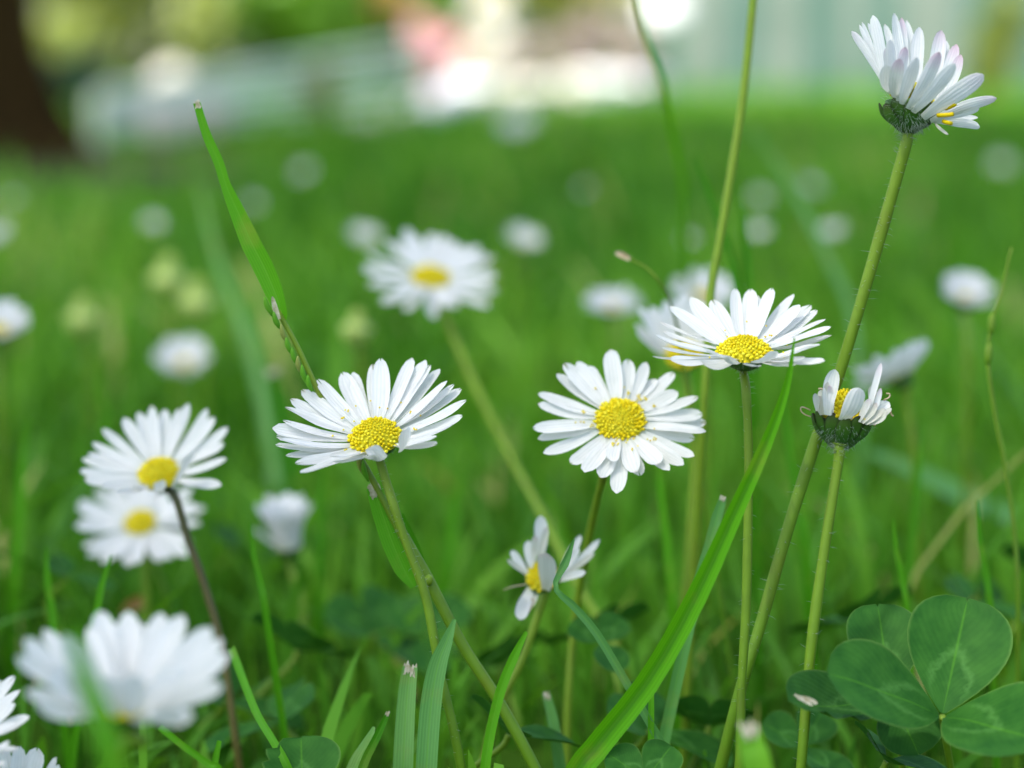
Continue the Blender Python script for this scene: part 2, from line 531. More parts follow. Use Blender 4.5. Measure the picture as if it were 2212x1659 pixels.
def calyx_mesh(C, n, r_in, r_out, depth, sides=18, bulge=0.5):
    n, u, v = frame(n)
    V, al = [], []
    K = 7
    for i in range(K):
        q = i / (K - 1)
        rr = r_in + (r_out - r_in) * (math.sin(q * math.pi / 2) ** (1 - 0.4 * bulge))
        for j in range(sides):
            a = 2 * math.pi * j / sides
            wob = 1 + 0.05 * math.sin(a * 13) * q
            V.append(C + (u * math.cos(a) + v * math.sin(a)) * rr * wob - n * depth * (1 - q))
            al.append(q)
    F = [(i * sides + j, i * sides + (j + 1) % sides, (i + 1) * sides + (j + 1) % sides, (i + 1) * sides + j) for i in range(K - 1) for j in range(sides)]
    F.append(tuple((K - 1) * sides + j for j in range(sides)))
    return V, F, {"along": al}

MM = 0.001
def daisy(center, n, label, group=None, tips=None, short=(), rd=3.5, r0=2.7, L=11.0, e=12.0, wd=2.15, nper=36, seed=1, stem=((0, 0, 1),), stem_mat='stem', rt=0.58, rb=0.66,
          dome=1.5, mat='petal', nf=190, arc=None, nu=10, nv=7, hair=0, bend=0.03, sl=0.16, se=10.0, name='daisy', cat='daisy', jit=7.0, pollen=0, disc=True, old=None):
    r = random.Random(seed)
    C = P(*center)
    n = CV(*n)
    root = thing(name, foot(stem, C, n), label, cat, group)
    N_, u, v = frame(n)
    so_, path, rad = stem_part(root, stem, C - n * 0.9 * MM, n, rt * MM, rb * MM, M[stem_mat])
    V, F, A = calyx_mesh(C - n * 0.15 * MM, n, rt * 1.25 * MM, (r0 + 0.45) * MM, 2.3 * MM)
    mk('calyx', V, F, M['calyx'], root, A)
    if disc:
        V, F, A = disc_mesh(C, n, rd * MM, dome * MM, nf, seed)
        mk('disc', V, F, M['floret'], root, A)
    rows = []
    if tips is not None:
        rows = solve_tips(C, n, r0 * MM, L * MM, e, tips, sl, se)
    else:
        for i in range(nper):
            a = 2 * math.pi * (i + r.uniform(-0.25, 0.25)) / nper
            if arc and not (arc[0] <= math.degrees(a) % 360 <= arc[1]):
                continue
            rows.append((a, L * MM * r.uniform(0.85, 1.08), math.radians(e + (5 if i % 2 else -4) + r.gauss(0, jit * 0.6))))
    for i, (a, l, el) in enumerate(rows):
        d = u * math.cos(a) + v * math.sin(a)
        b = C + d * r0 * MM + n * r.uniform(-0.25, 0.15) * MM
        tip = C + d * (r0 * MM + l * math.cos(el)) + n * l * math.sin(el)
        up = n * math.cos(el) - d * math.sin(el)
        g = strap(b, tip, wd * MM * r.uniform(0.82, 1.15), up, bend + r.uniform(-0.02, 0.03), r.uniform(0.06, 0.17), r.uniform(-0.25, 0.25), nu, nv, r=r, tipr=r.uniform(0.2, 0.42), notch=r.choice((0, 0, 0.12, 0.3)), twist=r.uniform(-.3, .3), wmax=r.uniform(.5, .72))
        mk('petal', *g[:2], M[(old if old and r.random() < 0.4 else mat)], root, g[2])
    for (bx, by, bk, tx, ty, tk, wpx, bnd) in short:
        g = strap(P(bx, by, bk), P(tx, ty, tk), PXM(wpx), n * 0.6 + VIEW * 0.2 + (C - P(bx, by, bk)) / np.linalg.norm(C - P(bx, by, bk)), bnd, 0.16, 0, nu, nv, r=r)
        mk('petal', *g[:2], M[mat], root, g[2])
    if pollen:
        parts = []
        for _ in range(pollen):
            a, l, el = r.choice(rows)
            d = u * math.cos(a) + v * math.sin(a)
            q = r.uniform(0.12, 0.42) * l
            c = C + d * (r0 * MM + q * math.cos(el)) + n * (q * math.sin(el) + 0.00018) + np.cross(n, d) * r.uniform(-.5, .5) * MM
            for _k in range(r.choice((1, 1, 2, 4))):
                cc = c + (d * r.uniform(-1, 1) + np.cross(n, d) * r.uniform(-1, 1)) * 0.00025
                vv, f, A_ = tube(spline([cc - n * 0.0001, cc, cc + n * 0.00012], 4), np.array((.06, .13, .13, .05)) * MM, 6)
                parts.append((vv, f, {"tint": [r.uniform(.2, .9)] * len(vv)}))
        props(mk('pollen', *join(parts)[:2], M['floret'], root, join(parts)[2]), kind='stuff')
    if hair:
        def rf(rr):
            q = rr.random()
            if q < 0.6:
                a = rr.uniform(0, 6.283); s = rr.uniform(0.1, 0.95)
                d = u * math.cos(a) + v * math.sin(a)
                return C - n * (2.3 * (1 - s) + 0.1) * MM + d * (rt * 1.2 + (r0 + 0.4 - rt * 1.2) * s ** 0.7) * MM, d - n * 0.5
            i = int((1 - rr.random() ** 1.3 * 0.85) * (len(path) - 2))
            a = rr.uniform(0, 6.283)
            tan = nrm(path[i + 1] - path[i]); _, p1, p2 = frame(tan)
            d = p1 * math.cos(a) + p2 * math.sin(a)
            return path[i] + (path[i + 1] - path[i]) * rr.random() + d * rad[i] * 0.9, d
        V, F, A = hairs(rf, hair, 0.8 * MM, 0.024 * MM, seed + 5)
        props(mk('hair', V, F, M['hair'], root, A), kind='stuff')
    return root
def zt(pts, ox, oy, s):
    return [((ox + x * s) / 1.85172, (oy + y * s) / 1.85172) for x, y in pts]
def z1(x, y, ox, oy, s):
    return ((ox + x * s) / 1.85172, (oy + y * s) / 1.85172)

# ------------------------------------------------------------------ ground and lawn
def ground():
    xs = np.concatenate((-np.geomspace(120, 0.6, 14), np.linspace(-0.5, 0.5, 11), np.geomspace(0.6, 120, 14)))
    ys = np.concatenate((np.array((-20, -4, -1)), np.linspace(-0.4, 2, 25), np.geomspace(2.4, 200, 22)))
    V, F = [], []
    for y in ys:
        for x in xs:
            d = math.hypot(x, y)
            V.append((x, y, (0.002 * math.sin(x * 31) * math.cos(y * 23) if d < 2.2 else 0.0) - 0.002))
    nv = len(xs)
    F = [(i * nv + j, i * nv + j + 1, (i + 1) * nv + j + 1, (i + 1) * nv + j) for i in range(len(ys) - 1) for j in range(nv - 1)]
    o = mk('ground', V, F, M['ground'])
    props(o, 'mossy soil of the lawn under the grass', 'ground', kind='structure')
ground()
TRUNK = np.array((-0.650, 2.30))
def soil():
    V = [(TRUNK[0], TRUNK[1], 0.02)]
    F = []
    n = 40
    for k, (rr, z) in enumerate(((0.25, 0.016), (0.36, 0.008), (0.46, 0.001))):
        for j in range(n):
            a = 2 * math.pi * j / n
            q = rr * (1 + 0.08 * math.sin(3 * a + k) + 0.05 * math.sin(7 * a))
            V.append((TRUNK[0] + q * math.cos(a), TRUNK[1] + q * math.sin(a), z))
    F += [(0, 1 + j, 1 + (j + 1) % n) for j in range(n)]
    for k in range(2):
        F += [(1 + k * n + j, 1 + (k + 1) * n + j, 1 + (k + 1) * n + (j + 1) % n, 1 + k * n + (j + 1) % n) for j in range(n)]
    props(mk('soil', V, F, M['soil']), 'bare brown earth round the foot of the tree', 'soil', kind='structure')
soil()
def bigmesh(name, V, Q, mat, attrs):
    me = bpy.data.meshes.new(name)
    me.vertices.add(len(V)); me.vertices.foreach_set("co", V.astype(np.float32).ravel())
    me.loops.add(Q.size); me.loops.foreach_set("vertex_index", Q.astype(np.int32).ravel())
    me.polygons.add(len(Q)); me.polygons.foreach_set("loop_start", np.arange(0, Q.size, 4, dtype=np.int32))
    me.polygons.foreach_set("use_smooth", np.ones(len(Q), bool))
    for k, a in attrs.items():
        at = me.attributes.new(k, 'FLOAT', 'POINT'); at.data.foreach_set("value", a.astype(np.float32))
    me.materials.append(mat)
    me.update(); me.validate()
    o = bpy.data.objects.new(name, me); COL.objects.link(o)
    return o
def clump(x, y, s, seed):
    r = np.random.RandomState(seed)
    o = np.zeros_like(x)
    for _ in range(7):
        a = r.uniform(0, 6.28); f = s * r.uniform(0.5, 1.8)
        o += np.sin((x * np.cos(a) + y * np.sin(a)) * f + r.uniform(0, 6.28))
    return np.clip(0.5 + o / 7.5, 0, 1)
def blades(x, y, h, wd, seg, seed, lean=0.5):
    r = np.random.RandomState(seed)
    n = len(x)
    th = r.uniform(0, 2 * np.pi, n); ps = r.uniform(0, 2 * np.pi, n)
    b = np.abs(r.normal(0, lean, n)) * h
    dx, dy = np.cos(th), np.sin(th)
    sx, sy = np.cos(ps), np.sin(ps)
    blunt = np.where(r.rand(n) < 0.35, r.uniform(0.3, 0.7, n), 0.04)
    V = np.zeros((n, seg + 1, 2, 3))
    for i in range(seg + 1):
        t = i / seg
        cx = x + dx * b * t ** 2; cy = y + dy * b * t ** 2
        cz = h * (t - 0.22 * (b / h) * t ** 2) - 0.002
        wv = 0.5 * wd * np.where(t < 0.6, 0.75 + 0.4 * t, (1 - (1 - blunt) * ((t - 0.6) / 0.4) ** 1.6))
        tw = 0.6 * t
        ax, ay = sx * np.cos(tw) - sy * np.sin(tw), sx * np.sin(tw) + sy * np.cos(tw)
        for s, sg in ((0, -1), (1, 1)):
            V[:, i, s, 0] = cx + sg * ax * wv; V[:, i, s, 1] = cy + sg * ay * wv; V[:, i, s, 2] = cz
    base = (np.arange(n) * (seg + 1) * 2)[:, None]
    Q = np.concatenate([np.stack((base[:, 0] + 2 * i, base[:, 0] + 2 * i + 1, base[:, 0] + 2 * i + 3, base[:, 0] + 2 * i + 2), 1) for i in range(seg)])
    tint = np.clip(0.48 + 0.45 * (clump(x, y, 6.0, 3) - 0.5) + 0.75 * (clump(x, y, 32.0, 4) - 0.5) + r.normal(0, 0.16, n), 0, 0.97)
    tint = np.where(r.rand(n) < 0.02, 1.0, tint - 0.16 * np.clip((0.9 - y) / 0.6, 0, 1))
    T = np.repeat(tint, (seg + 1) * 2)
    al = np.tile(np.repeat(np.linspace(0, 1, seg + 1), 2), n)
    return V.reshape(-1, 3), Q, {"tint": T, "along": al}
def scatter(y0, y1, dens, seed, half=0.34, pad=0.12):
    r = np.random.RandomState(seed)
    area = half * (y1 ** 2 - y0 ** 2) + 2 * pad * (y1 - y0)
    n = int(area * dens)
    X, Y = [], []
    while sum(map(len, X)) < n:
        y = r.uniform(y0, y1, n * 2); lim = half * y + pad
        x = r.uniform(-1, 1, n * 2) * (half * y1 + pad)
        k = np.abs(x) < lim
        X.append(x[k]); Y.append(y[k])
    return np.concatenate(X)[:n], np.concatenate(Y)[:n]
def lawn():
    VV, QQ, AA, off = [], [], {"tint": [], "along": []}, 0
    for (y0, y1, dens, hm, hs, wm, seg, seed) in ((0.15, 0.29, 10000, 0.018, 0.005, 0.0022, 5, 1), (0.29, 0.40, 15000, 0.013, 0.006, 0.0022, 6, 2), (0.34, 0.62, 26000, 0.017, 0.007, 0.0014, 5, 16), (0.40, 0.60, 14000, 0.022, 0.008, 0.0024, 5, 6), (0.60, 0.95, 17000, 0.031, 0.010, 0.0032, 5, 3),
                                                (0.95, 3.0, 6500, 0.036, 0.009, 0.0042, 3, 4), (3.0, 14.0, 900, 0.038, 0.010, 0.011, 2, 5)):
        x, y = scatter(y0, y1, dens, seed)
        r = np.random.RandomState(seed + 50)
        c = clump(x, y, 25.0, 8)
        h = np.clip(r.normal(hm, hs, len(x)) * (0.65 + 0.7 * c) * np.where(r.rand(len(x)) < 0.06, 1.8, 1.0), 0.008, 0.07)
        if y1 <= 0.30:
            zb = CAM_H - 0.315 * y
            h = np.minimum(h, np.maximum(0.006, zb + 0.002))
        d = np.hypot(x - TRUNK[0], y - TRUNK[1])
        k = (d > 0.40) | (r.rand(len(x)) < 0.04)
        x, y, h = x[k], y[k], h[k]
        h = h * np.where((np.hypot(x - TRUNK[0], (y - TRUNK[1]) * 0.6) < 0.55), 0.4, 1.0)
        wd = wm * r.uniform(0.55, 1.35, len(x))
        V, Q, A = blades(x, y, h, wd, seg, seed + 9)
        VV.append(V); QQ.append(Q + off); off += len(V)
        for a in A: AA[a].append(A[a])
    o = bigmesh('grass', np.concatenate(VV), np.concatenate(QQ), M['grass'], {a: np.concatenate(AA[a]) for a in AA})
    props(o, 'short bright green lawn grass growing all round the daisies', 'grass', kind='stuff')
lawn()

# ------------------------------------------------------------------ sharp daisies, traced from the photograph
A_S = 900 / 2212
A_T = zt([(375, 1335), (320, 1250), (230, 1165), (128, 1065), (180, 1005), (125, 970), (105, 895), (195, 815), (212, 690), (275, 600), (385, 515), (545, 400), (775, 335), (880, 340), (1080, 265), (1165, 205),
          (1460, 200), (1605, 220), (1645, 265), (1750, 315), (1815, 430), (1890, 470), (1955, 495), (2000, 620), (1960, 760), (1880, 840), (1695, 985), (1725, 1055), (660, 1165), (700, 1230)], 1050, 1350, A_S)
def za(x, y): return z1(x, y, 1050, 1350, A_S)
ax, ay = za(1112, 990)
daisy((ax, ay, 1.0), (-0.10, 0.80, 0.59), 'sharp daisy with two little petals folded over its disc, a seeding grass stalk behind', 'sharp open daisies',
      tips=A_T, L=11.0, e=13, seed=3, stem=((848, 1085, 1.0), (880, 1180, 1.0), (920, 1290, 1.0), (950, 1450, 1.0), (985, 1600, 1.0)), hair=300, pollen=16, nf=210, dome=2.5,
      short=((*za(1360, 1120), 0.985, *za(1405, 900), 0.965, 32, 0.05), (*za(1190, 1190), 0.985, *za(1060, 1075), 0.962, 34, 0.10), (*za(1120, 1190), 0.985, *za(1010, 1165), 0.962, 26, 0.02)))
B_S = 900 / 2133
B_T = zt([(1040, 235), (1210, 325), (1390, 345), (1650, 450), (1690, 640), (1880, 680), (1920, 850), (1955, 920), (1950, 1015), (1850, 1075), (1830, 1245), (1740, 1320), (1600, 1375), (1510, 1325), (1325, 1430), (1285, 1395),
          (1110, 1590), (950, 1440), (800, 1390), (665, 1310), (415, 1215), (355, 1080), (315, 985), (360, 640), (370, 745), (545, 470), (605, 370), (730, 350), (830, 385), (1480, 510), (1060, 1290)], 2000, 1300, B_S)
daisy((*z1(1140, 905, 2000, 1300, B_S), 1.045), (0.0, 0.55, 0.83), 'wide open daisy facing the viewer, one long petal hanging below its full ring', 'sharp open daisies',
      tips=B_T, L=11.2, e=4, seed=8, stem=((1306, 1020, 1.075), (1275, 1150, 1.115), (1243, 1330, 1.14), (1228, 1500, 1.14), (1225, 1640, 1.14)), stem_mat='stem_olive', hair=60, pollen=26, nf=200, dome=1.5)
C_T = zt([(315, 420), (215, 565), (245, 655), (170, 690), (235, 800), (140, 885), (320, 925), (600, 945), (500, 335), (710, 340), (930, 240), (1080, 255), (1145, 310), (1270, 250), (1475, 305), (1540, 405), (1640, 405),
          (1700, 440), (1785, 540), (1830, 600), (1840, 690), (1720, 785), (1580, 885), (1765, 940), (1500, 960), (640, 820)], 2550, 1050, B_S)
def zc(x, y): return z1(x, y, 2550, 1050, B_S)
daisy((*zc(1015, 850), 1.0), (0.0, 0.92, 0.40), 'flat daisy seen nearly edge-on above its straight stem, a broad grass blade crossing its petals', 'sharp open daisies',
      tips=C_T, L=11.2, e=11, seed=21, stem=((1612, 850, 1.0), (1617, 1000, 1.0), (1612, 1300, 1.0), (1602, 1480, 1.0), (1598, 1640, 1.0)), hair=320, pollen=16, nf=200, dome=2.1,
      short=((*zc(960, 950), 0.985, *zc(815, 880), 0.968, 26, 0.08), (*zc(1090, 950), 0.985, *zc(1315, 840), 0.968, 26, 0.08), (*zc(1010, 965), 0.987, *zc(1150, 985), 0.962, 22, 0.0)))
F_S = 1100 / 2212
def zf(x, y): return z1(x, y, 250, 1550, F_S)
F_T = zt([(1020, 130), (940, 165), (825, 170), (720, 145), (610, 195), (490, 245), (320, 335), (230, 440), (200, 530), (155, 580), (135, 670), (170, 745), (300, 800), (440, 850), (1160, 170), (1235, 240), (1335, 325),
          (1305, 445), (1315, 575), (1270, 790), (590, 760)], 250, 1550, F_S)
daisy((*zf(775, 700), 1.13), (-0.12, 0.67, 0.73), 'daisy on a dark brown stem, overlapping another daisy just below', 'sharp open daisies',
      tips=F_T, L=9.9, rd=3.05, r0=2.15, e=17, wd=1.8, seed=33, stem=((378, 1072, 1.13), (405, 1160, 1.13), (440, 1260, 1.13), (480, 1400, 1.13), (508, 1590, 1.13)), stem_mat='stem_brown', nf=170, dome=2.2, rt=0.6, rb=0.6,
      short=((*zf(900, 790), 1.115, *zf(1050, 520), 1.10, 38, 0.02), (*zf(800, 830), 1.115, *zf(812, 1010), 1.095, 30, -0.1), (*zf(790, 830), 1.115, *zf(780, 755), 1.10, 30, 0.1)))
daisy((303, 1130, 1.32), (-0.06, 0.68, 0.73), 'smaller daisy tucked under the brown-stemmed daisy, its disc peeping out below', 'soft open daisies', L=9.4, rd=2.7, r0=2.1, e=10, wd=2.2, seed=41, nper=26,
      stem=((312, 1190, 1.32), (318, 1320, 1.32), (330, 1500, 1.32)), stem_mat='stem_olive', nf=110, nu=8, nv=5)
# closed white daisy
def zh(x, y): return z1(x, y, 250, 1550, F_S)
daisy((*zh(1810, 1270), 1.36), (-0.05, 0.95, 0.30), 'half-closed white daisy, petals cupped upright like a tulip', L=8.8, rd=2.2, r0=2.4, e=74, wd=2.5, nper=19, seed=44, bend=-0.12,
      stem=((630, 1230, 1.36), (655, 1330, 1.35), (632, 1450, 1.33), (585, 1540, 1.32)), nf=80, nu=8, nv=5, jit=9, stem_mat='stem',
      short=((*zh(1760, 1300), 1.35, *zh(1535, 1140), 1.34, 24, 0.02),))

# the tall daisy with pink petal tips (petals placed one by one)
def petal_set(root, lst, mat, up_pt, r, nu=10, nv=7, face=1.0, **kw):
    for (b, t, wpx, bnd, mm) in lst:
        b, t = np.asarray(b), np.asarray(t)
        upv = nrm(up_pt - (b + t) / 2)
        back = np.dot((b + t) / 2 - up_pt, -VIEW)
        upv = upv * 0.55 + VIEW * face * (1.0 if back > 0 else -1.0)
        g = strap(b, t, PXM(wpx), upv, bnd if back > 0 else -bnd * 0 + bnd, r.uniform(0.08, 0.17), r.uniform(-0.15, 0.15), nu, nv, r=r, tipr=r.uniform(0.25, 0.36), **kw)
        mk('petal', *g[:2], M[mm or mat], root, g[2])
def bract_cup(root, S0, R0, r0, r1, n, w, seed, over=0.0006):
    """a cup of overlapping bracts round the axis S0 (stem end) to R0 (rim)"""
    r = random.Random(seed)
    a_, u, v = frame(R0 - S0)
    H = np.linalg.norm(R0 - S0)
    path = spline([S0 - a_ * 0.0004, S0 + a_ * H * .35, S0 + a_ * H * .95], 10)
    t = np.linspace(0, 1, 10)
    vv, f, A = tube(path, r0 * .8 + (r1 * .80 - r0 * .8) * np.sin(t * math.pi / 2) ** 0.75, 22)
    mk('calyx', vv, f, M['calyx'], root, A)
    for i in range(n):
        th = 2 * math.pi * (i + r.uniform(-.2, .2)) / n
        d = u * math.cos(th) + v * math.sin(th)
        k = 0.0002 * (i % 2)
        b = S0 + d * (r0 * 0.9 + k) + a_ * H * 0.03
        tp = R0 + d * (r1 + k + r.uniform(-.0002, .0002)) + a_ * (over + r.uniform(-.0004, .0005))
        g = strap(b, tp, w * r.uniform(.85, 1.1), -d, 0.13, 0.12, 0, 11, 7, basew=0.55, wmax=0.55, tipr=0.42)
        mk('bract', *g[:2], M['bract'], root, g[2])
def tall_daisy():
    r = random.Random(77)
    s = 600 / 1659
    def z(x, y, k=1.0):
        a, b = z1(x, y, 3300, 0, s); return P(a, b, k)
    n = CV(0.55, 0.80, -0.22)
    C = z(935, 1110)
    stem = ((*z1(880, 1655, 3300, 0, s), 1.0), (1910, 480, 1.005), (1852, 680, 1.01), (1812, 810, 1.015), (1760, 960, 1.02), (1700, 1150, 1.02), (1643, 1350, 1.02), (1600, 1490, 1.02))
    root = thing('daisy', foot(stem, C, n), 'tall daisy held high on a long hairy stem, pink-tipped petals seen from the side', 'daisy', 'sharp open daisies')
    base = z(915, 1480)
    path = spline(to_ground([z(925, 1400), base] + [P(*p) for p in stem])[::-1], 60)
    t = np.linspace(0, 1, 60)
    rad = (0.84 - 0.06 * t + 0.03 * np.sin(t * 19) + 0.02 * np.sin(t * 47)) * MM * (1 + 0.35 * np.clip((t - 0.95) / 0.05, 0, 1))
    v, f, a = tube(path, rad, 12); mk('stem', v, f, M['stem'], root, a)
    bract_cup(root, z(925, 1445), z(940, 1105), 0.95 * MM, 4.05 * MM, 13, 2.4 * MM, 3, -0.0005)
    N_, u, vv = frame(n)
    V, F, A = disc_mesh(z(950, 1090), n, 3.6 * MM, 1.6 * MM, 150, 9)
    mk('disc', V, F, M['floret'], root, A)
    def ring(q, front=True, kk=None):
        b = (1 if front else -1) * 85 * math.sqrt(max(0, 1 - q * q))
        x = 935 + 375 * q * 0.796 - 0.6 * b
        y = 1110 + 375 * q * 0.606 + 0.8 * b
        dk = (-0.0145 if front else 0.0145) * math.sqrt(max(0, 1 - q * q))
        return x, y, 1.0 + dk
    L = []
    for (q, fr, tx, ty, tk, wz, bnd, mm) in (
        (-0.99, True, 295, 345, 1.0, 95, -0.03, 'petal_pink'), (-0.97, False, 380, 275, 1.006, 60, 0.0, None), (-0.93, False, 410, 245, 1.012, 75, 0.0, None), (-0.85, False, 475, 255, 1.015, 85, 0.0, None),
        (-0.80, True, 530, 170, 0.99, 125, 0.02, None), (-0.6, False, 660, 265, 1.02, 100, 0.0, None), (-0.4, False, 765, 145, 1.02, 135, 0.02, None), (-0.2, False, 845, 195, 1.025, 120, 0.02, 'petal_pink'),
        (0.0, False, 900, 225, 1.03, 110, 0.0, None), (0.15, False, 1045, 300, 1.025, 155, 0.02, 'petal_pink'), (0.45, False, 1285, 335, 1.02, 165, 0.02, 'petal_pink'), (0.6, False, 1345, 455, 1.025, 130, 0.0, None),
        (0.72, False, 1455, 490, 1.02, 150, 0.0, 'petal_pink'), (0.82, False, 1505, 605, 1.01, 140, 0.0, 'petal_pink'),
        (-0.72, True, 672, 535, 0.975, 80, 0.03, 'petal_pink'), (-0.55, True, 720, 440, 0.972, 110, 0.03, 'petal_pink'), (-0.25, True, 890, 520, 0.968, 120, 0.03, 'petal_pink'), (-0.62, True, 685, 720, 0.966, 150, 0.07, None),
        (-0.40, True, 825, 650, 0.962, 150, 0.08, 'petal_pink'), (-0.12, True, 1015, 635, 0.96, 140, 0.08, 'petal_pink'), (0.12, True, 1265, 575, 0.962, 150, 0.05, 'petal_pink'), (0.30, True, 1435, 705, 0.962, 150, 0.03, None),
        (0.62, True, 1752, 825, 0.968, 195, 0.02, 'petal_pink'), (0.86, True, 1897, 1085, 0.98, 130, -0.02, 'petal_pink'), (0.93, True, 1705, 1200, 0.985, 110, 0.0, None), (0.97, True, 1712, 1405, 0.985, 110, -0.10, None),
        (0.90, False, 1690, 1300, 1.01, 90, 0.0, None), (0.97, True, 1365, 1490, 0.985, 34, 0.12, 'petal_old')):
        L.append((z(*ring(q, fr)), z(tx, ty, tk), wz * 0.1953, bnd, mm))
    petal_set(root, L, 'petal', C + n * 0.011, r, nu=12)
    for (x0, y0, x1, y1) in ((1245, 1275, 1420, 1262), (1330, 1200, 1445, 1150), (1310, 1340, 1400, 1365)):
        v, f, a = tube(spline([z(x0, y0, 0.985), z((x0 + x1) / 2, (y0 + y1) / 2 + 4, 0.982), z(x1, y1, 0.98)], 6), 0.28 * MM, 7)
        a["tint"] = [0.3] * len(v)
        mk('floret', v, f, M['floret'], root, a)
    def rf(rr):
        if rr.random() < 0.55:
            q = rr.uniform(-1, 1); s_ = rr.random()
            fr = rr.random() < 0.8
            dk = (-0.0165 if fr else 0.012) * math.sqrt(max(0, 1 - q * q))
            x = 925 + 120 * q + (910 + 330 * q * 0.9 - 925 - 120 * q) * s_ ** 0.7
            y = 1450 + (1130 + 200 * q - 1450) * s_
            p = z(x, y, 1 + dk * (0.4 + 0.7 * s_))
            return p, nrm(p - (C - n * 0.002)) - n * 0.35
        i = int((1 - rr.random() ** 1.7 * 0.75) * 58)
        a = rr.uniform(0, 6.283); tan = nrm(path[i + 1] - path[i]); _, p1, p2 = frame(tan)
        d = p1 * math.cos(a) + p2 * math.sin(a)
        return path[i] + (path[i + 1] - path[i]) * rr.random() + d * rad[i] * 0.95, d
    V, F, A = hairs(rf, 520, 1.15 * MM, 0.026 * MM, 4)
    props(mk('hair', V, F, M['hair'], root, A), kind='stuff')
tall_daisy()
def wilted_daisy():
    r = random.Random(5)
    s = 600 / 2212
    def z(x, y, k=1.0):
        a, b = z1(x, y, 3100, 1400, s); return P(a, b, k)
    n = CV(0.10, 0.97, 0.20)
    C = z(1000, 1000)
    stem = ((*z1(935, 1640, 3100, 1400, s), 0.985), (1782, 1180, 0.985), (1752, 1400, 0.985), (1732, 1640, 0.985))
    root = thing('daisy', foot(stem, C, n), 'fading daisy with only a few upright petals left round its disc, hairy green cup below', 'daisy', 'faded daisies')
    path = spline(to_ground([z(960, 1380, .985), z(945, 1480, .985)] + [P(*p) for p in stem])[::-1], 50)
    t = np.linspace(0, 1, 50)
    rad = (0.70 + 0.03 * np.sin(t * 17) + 0.02 * np.sin(t * 43)) * MM * (1 + 0.6 * np.clip((t - 0.94) / 0.06, 0, 1))
    v, f, a = tube(path, rad, 12); mk('stem', v, f, M['stem'], root, a)
    bract_cup(root, z(955, 1430), z(1000, 1010), 0.9 * MM, 3.95 * MM, 12, 2.5 * MM, 8)
    V, F, A = disc_mesh(z(1030, 990), n, 3.3 * MM, 3.6 * MM, 150, 12, fl=1.7); mk('disc', V, F, M['floret'], root, A)
    fr = 0.987
    L = [(z(770, 960, fr), z(880, 285, 0.988), 33, 0.03, None), (z(990, 1040, fr), z(1245, 560, 0.978), 43, 0.10, 'petal_pink'), (z(655, 930, 0.995), z(730, 585, 0.998), 27, 0.02, 'petal_old'),
         (z(1330, 1060, 0.99), z(1565, 195, 0.99), 14, -0.09, 'petal_pink'), (z(1470, 840, 1.005), z(1430, 520, 1.0), 20, 0.02, 'petal_old'), (z(1320, 1080, 0.99), z(1685, 770, 0.99), 32, 0.0, None),
         (z(1380, 1080, 0.99), z(1650, 900, 0.985), 28, 0.05, 'petal_old'), (z(690, 960, 0.99), z(655, 680, 0.99), 22, 0.0, 'petal_old')]
    for bx, by, tx, ty, wp_, pk in ((620, 900, 590, 640, 14, 0), (840, 960, 800, 520, 15, 1), (700, 930, 780, 470, 13, 0), (1120, 1020, 1090, 640, 15, 0), (1240, 1060, 1400, 720, 16, 1), (1400, 1040, 1560, 560, 12, 1), (1440, 1040, 1720, 860, 14, 0), (1290, 1080, 1500, 780, 15, 0), (1350, 1090, 1580, 900, 18, 0)):
        L.append((z(bx, by, 0.9885), z(tx, ty, 0.987), wp_, 0.05, 'petal_pink' if pk else 'petal_old'))
    petal_set(root, L, 'petal', C + n * 0.02, r, nu=12)
    for pts, rr in (([(530, 985), (440, 950), (385, 900), (385, 845), (440, 850), (525, 890)], 0.10), ([(1600, 900), (1690, 880), (1715, 950), (1745, 975)], 0.12), ([(1600, 740), (1680, 700), (1690, 650), (1640, 640)], 0.10),
                    ([(720, 620), (690, 570), (640, 575)], 0.12), ([(1480, 700), (1510, 430), (1520, 410)], 0.07), ([(1460, 1120), (1560, 960)], 0.16)):
        q = spline([z(x, y, 0.99) for x, y in pts], 14)
        v, f, a = tube(q, rr * MM, 6); props(mk('petal', v, f, M['dry'], root, a), 'shrivelled brown thread of a petal')
    def rf(rr):
        q = rr.uniform(-1, 1); s_ = rr.random()
        front = rr.random() < 0.75
        x = 960 + 90 * q + (1000 + 450 * q - 960 - 90 * q) * s_ ** 0.6; y = 1440 - 330 * s_
        p = z(x, y, 1 - (0.0135 if front else -0.01) * math.sqrt(max(0, 1 - q * q)) * (0.3 + 0.7 * s_))
        if rr.random() < 0.45:
            i = int((1 - rr.random() ** 1.7 * 0.7) * 48)
            a = rr.uniform(0, 6.283); tan = nrm(path[i + 1] - path[i]); _, p1, p2 = frame(tan)
            d = p1 * math.cos(a) + p2 * math.sin(a)
            return path[i] + d * rad[i] * 0.95, d
        return p, nrm(p - (C - n * 0.001)) - n * 0.5
    V, F, A = hairs(rf, 330, 0.95 * MM, 0.026 * MM, 14)
    props(mk('hair', V, F, M['hair'], root, A), kind='stuff')
wilted_daisy()
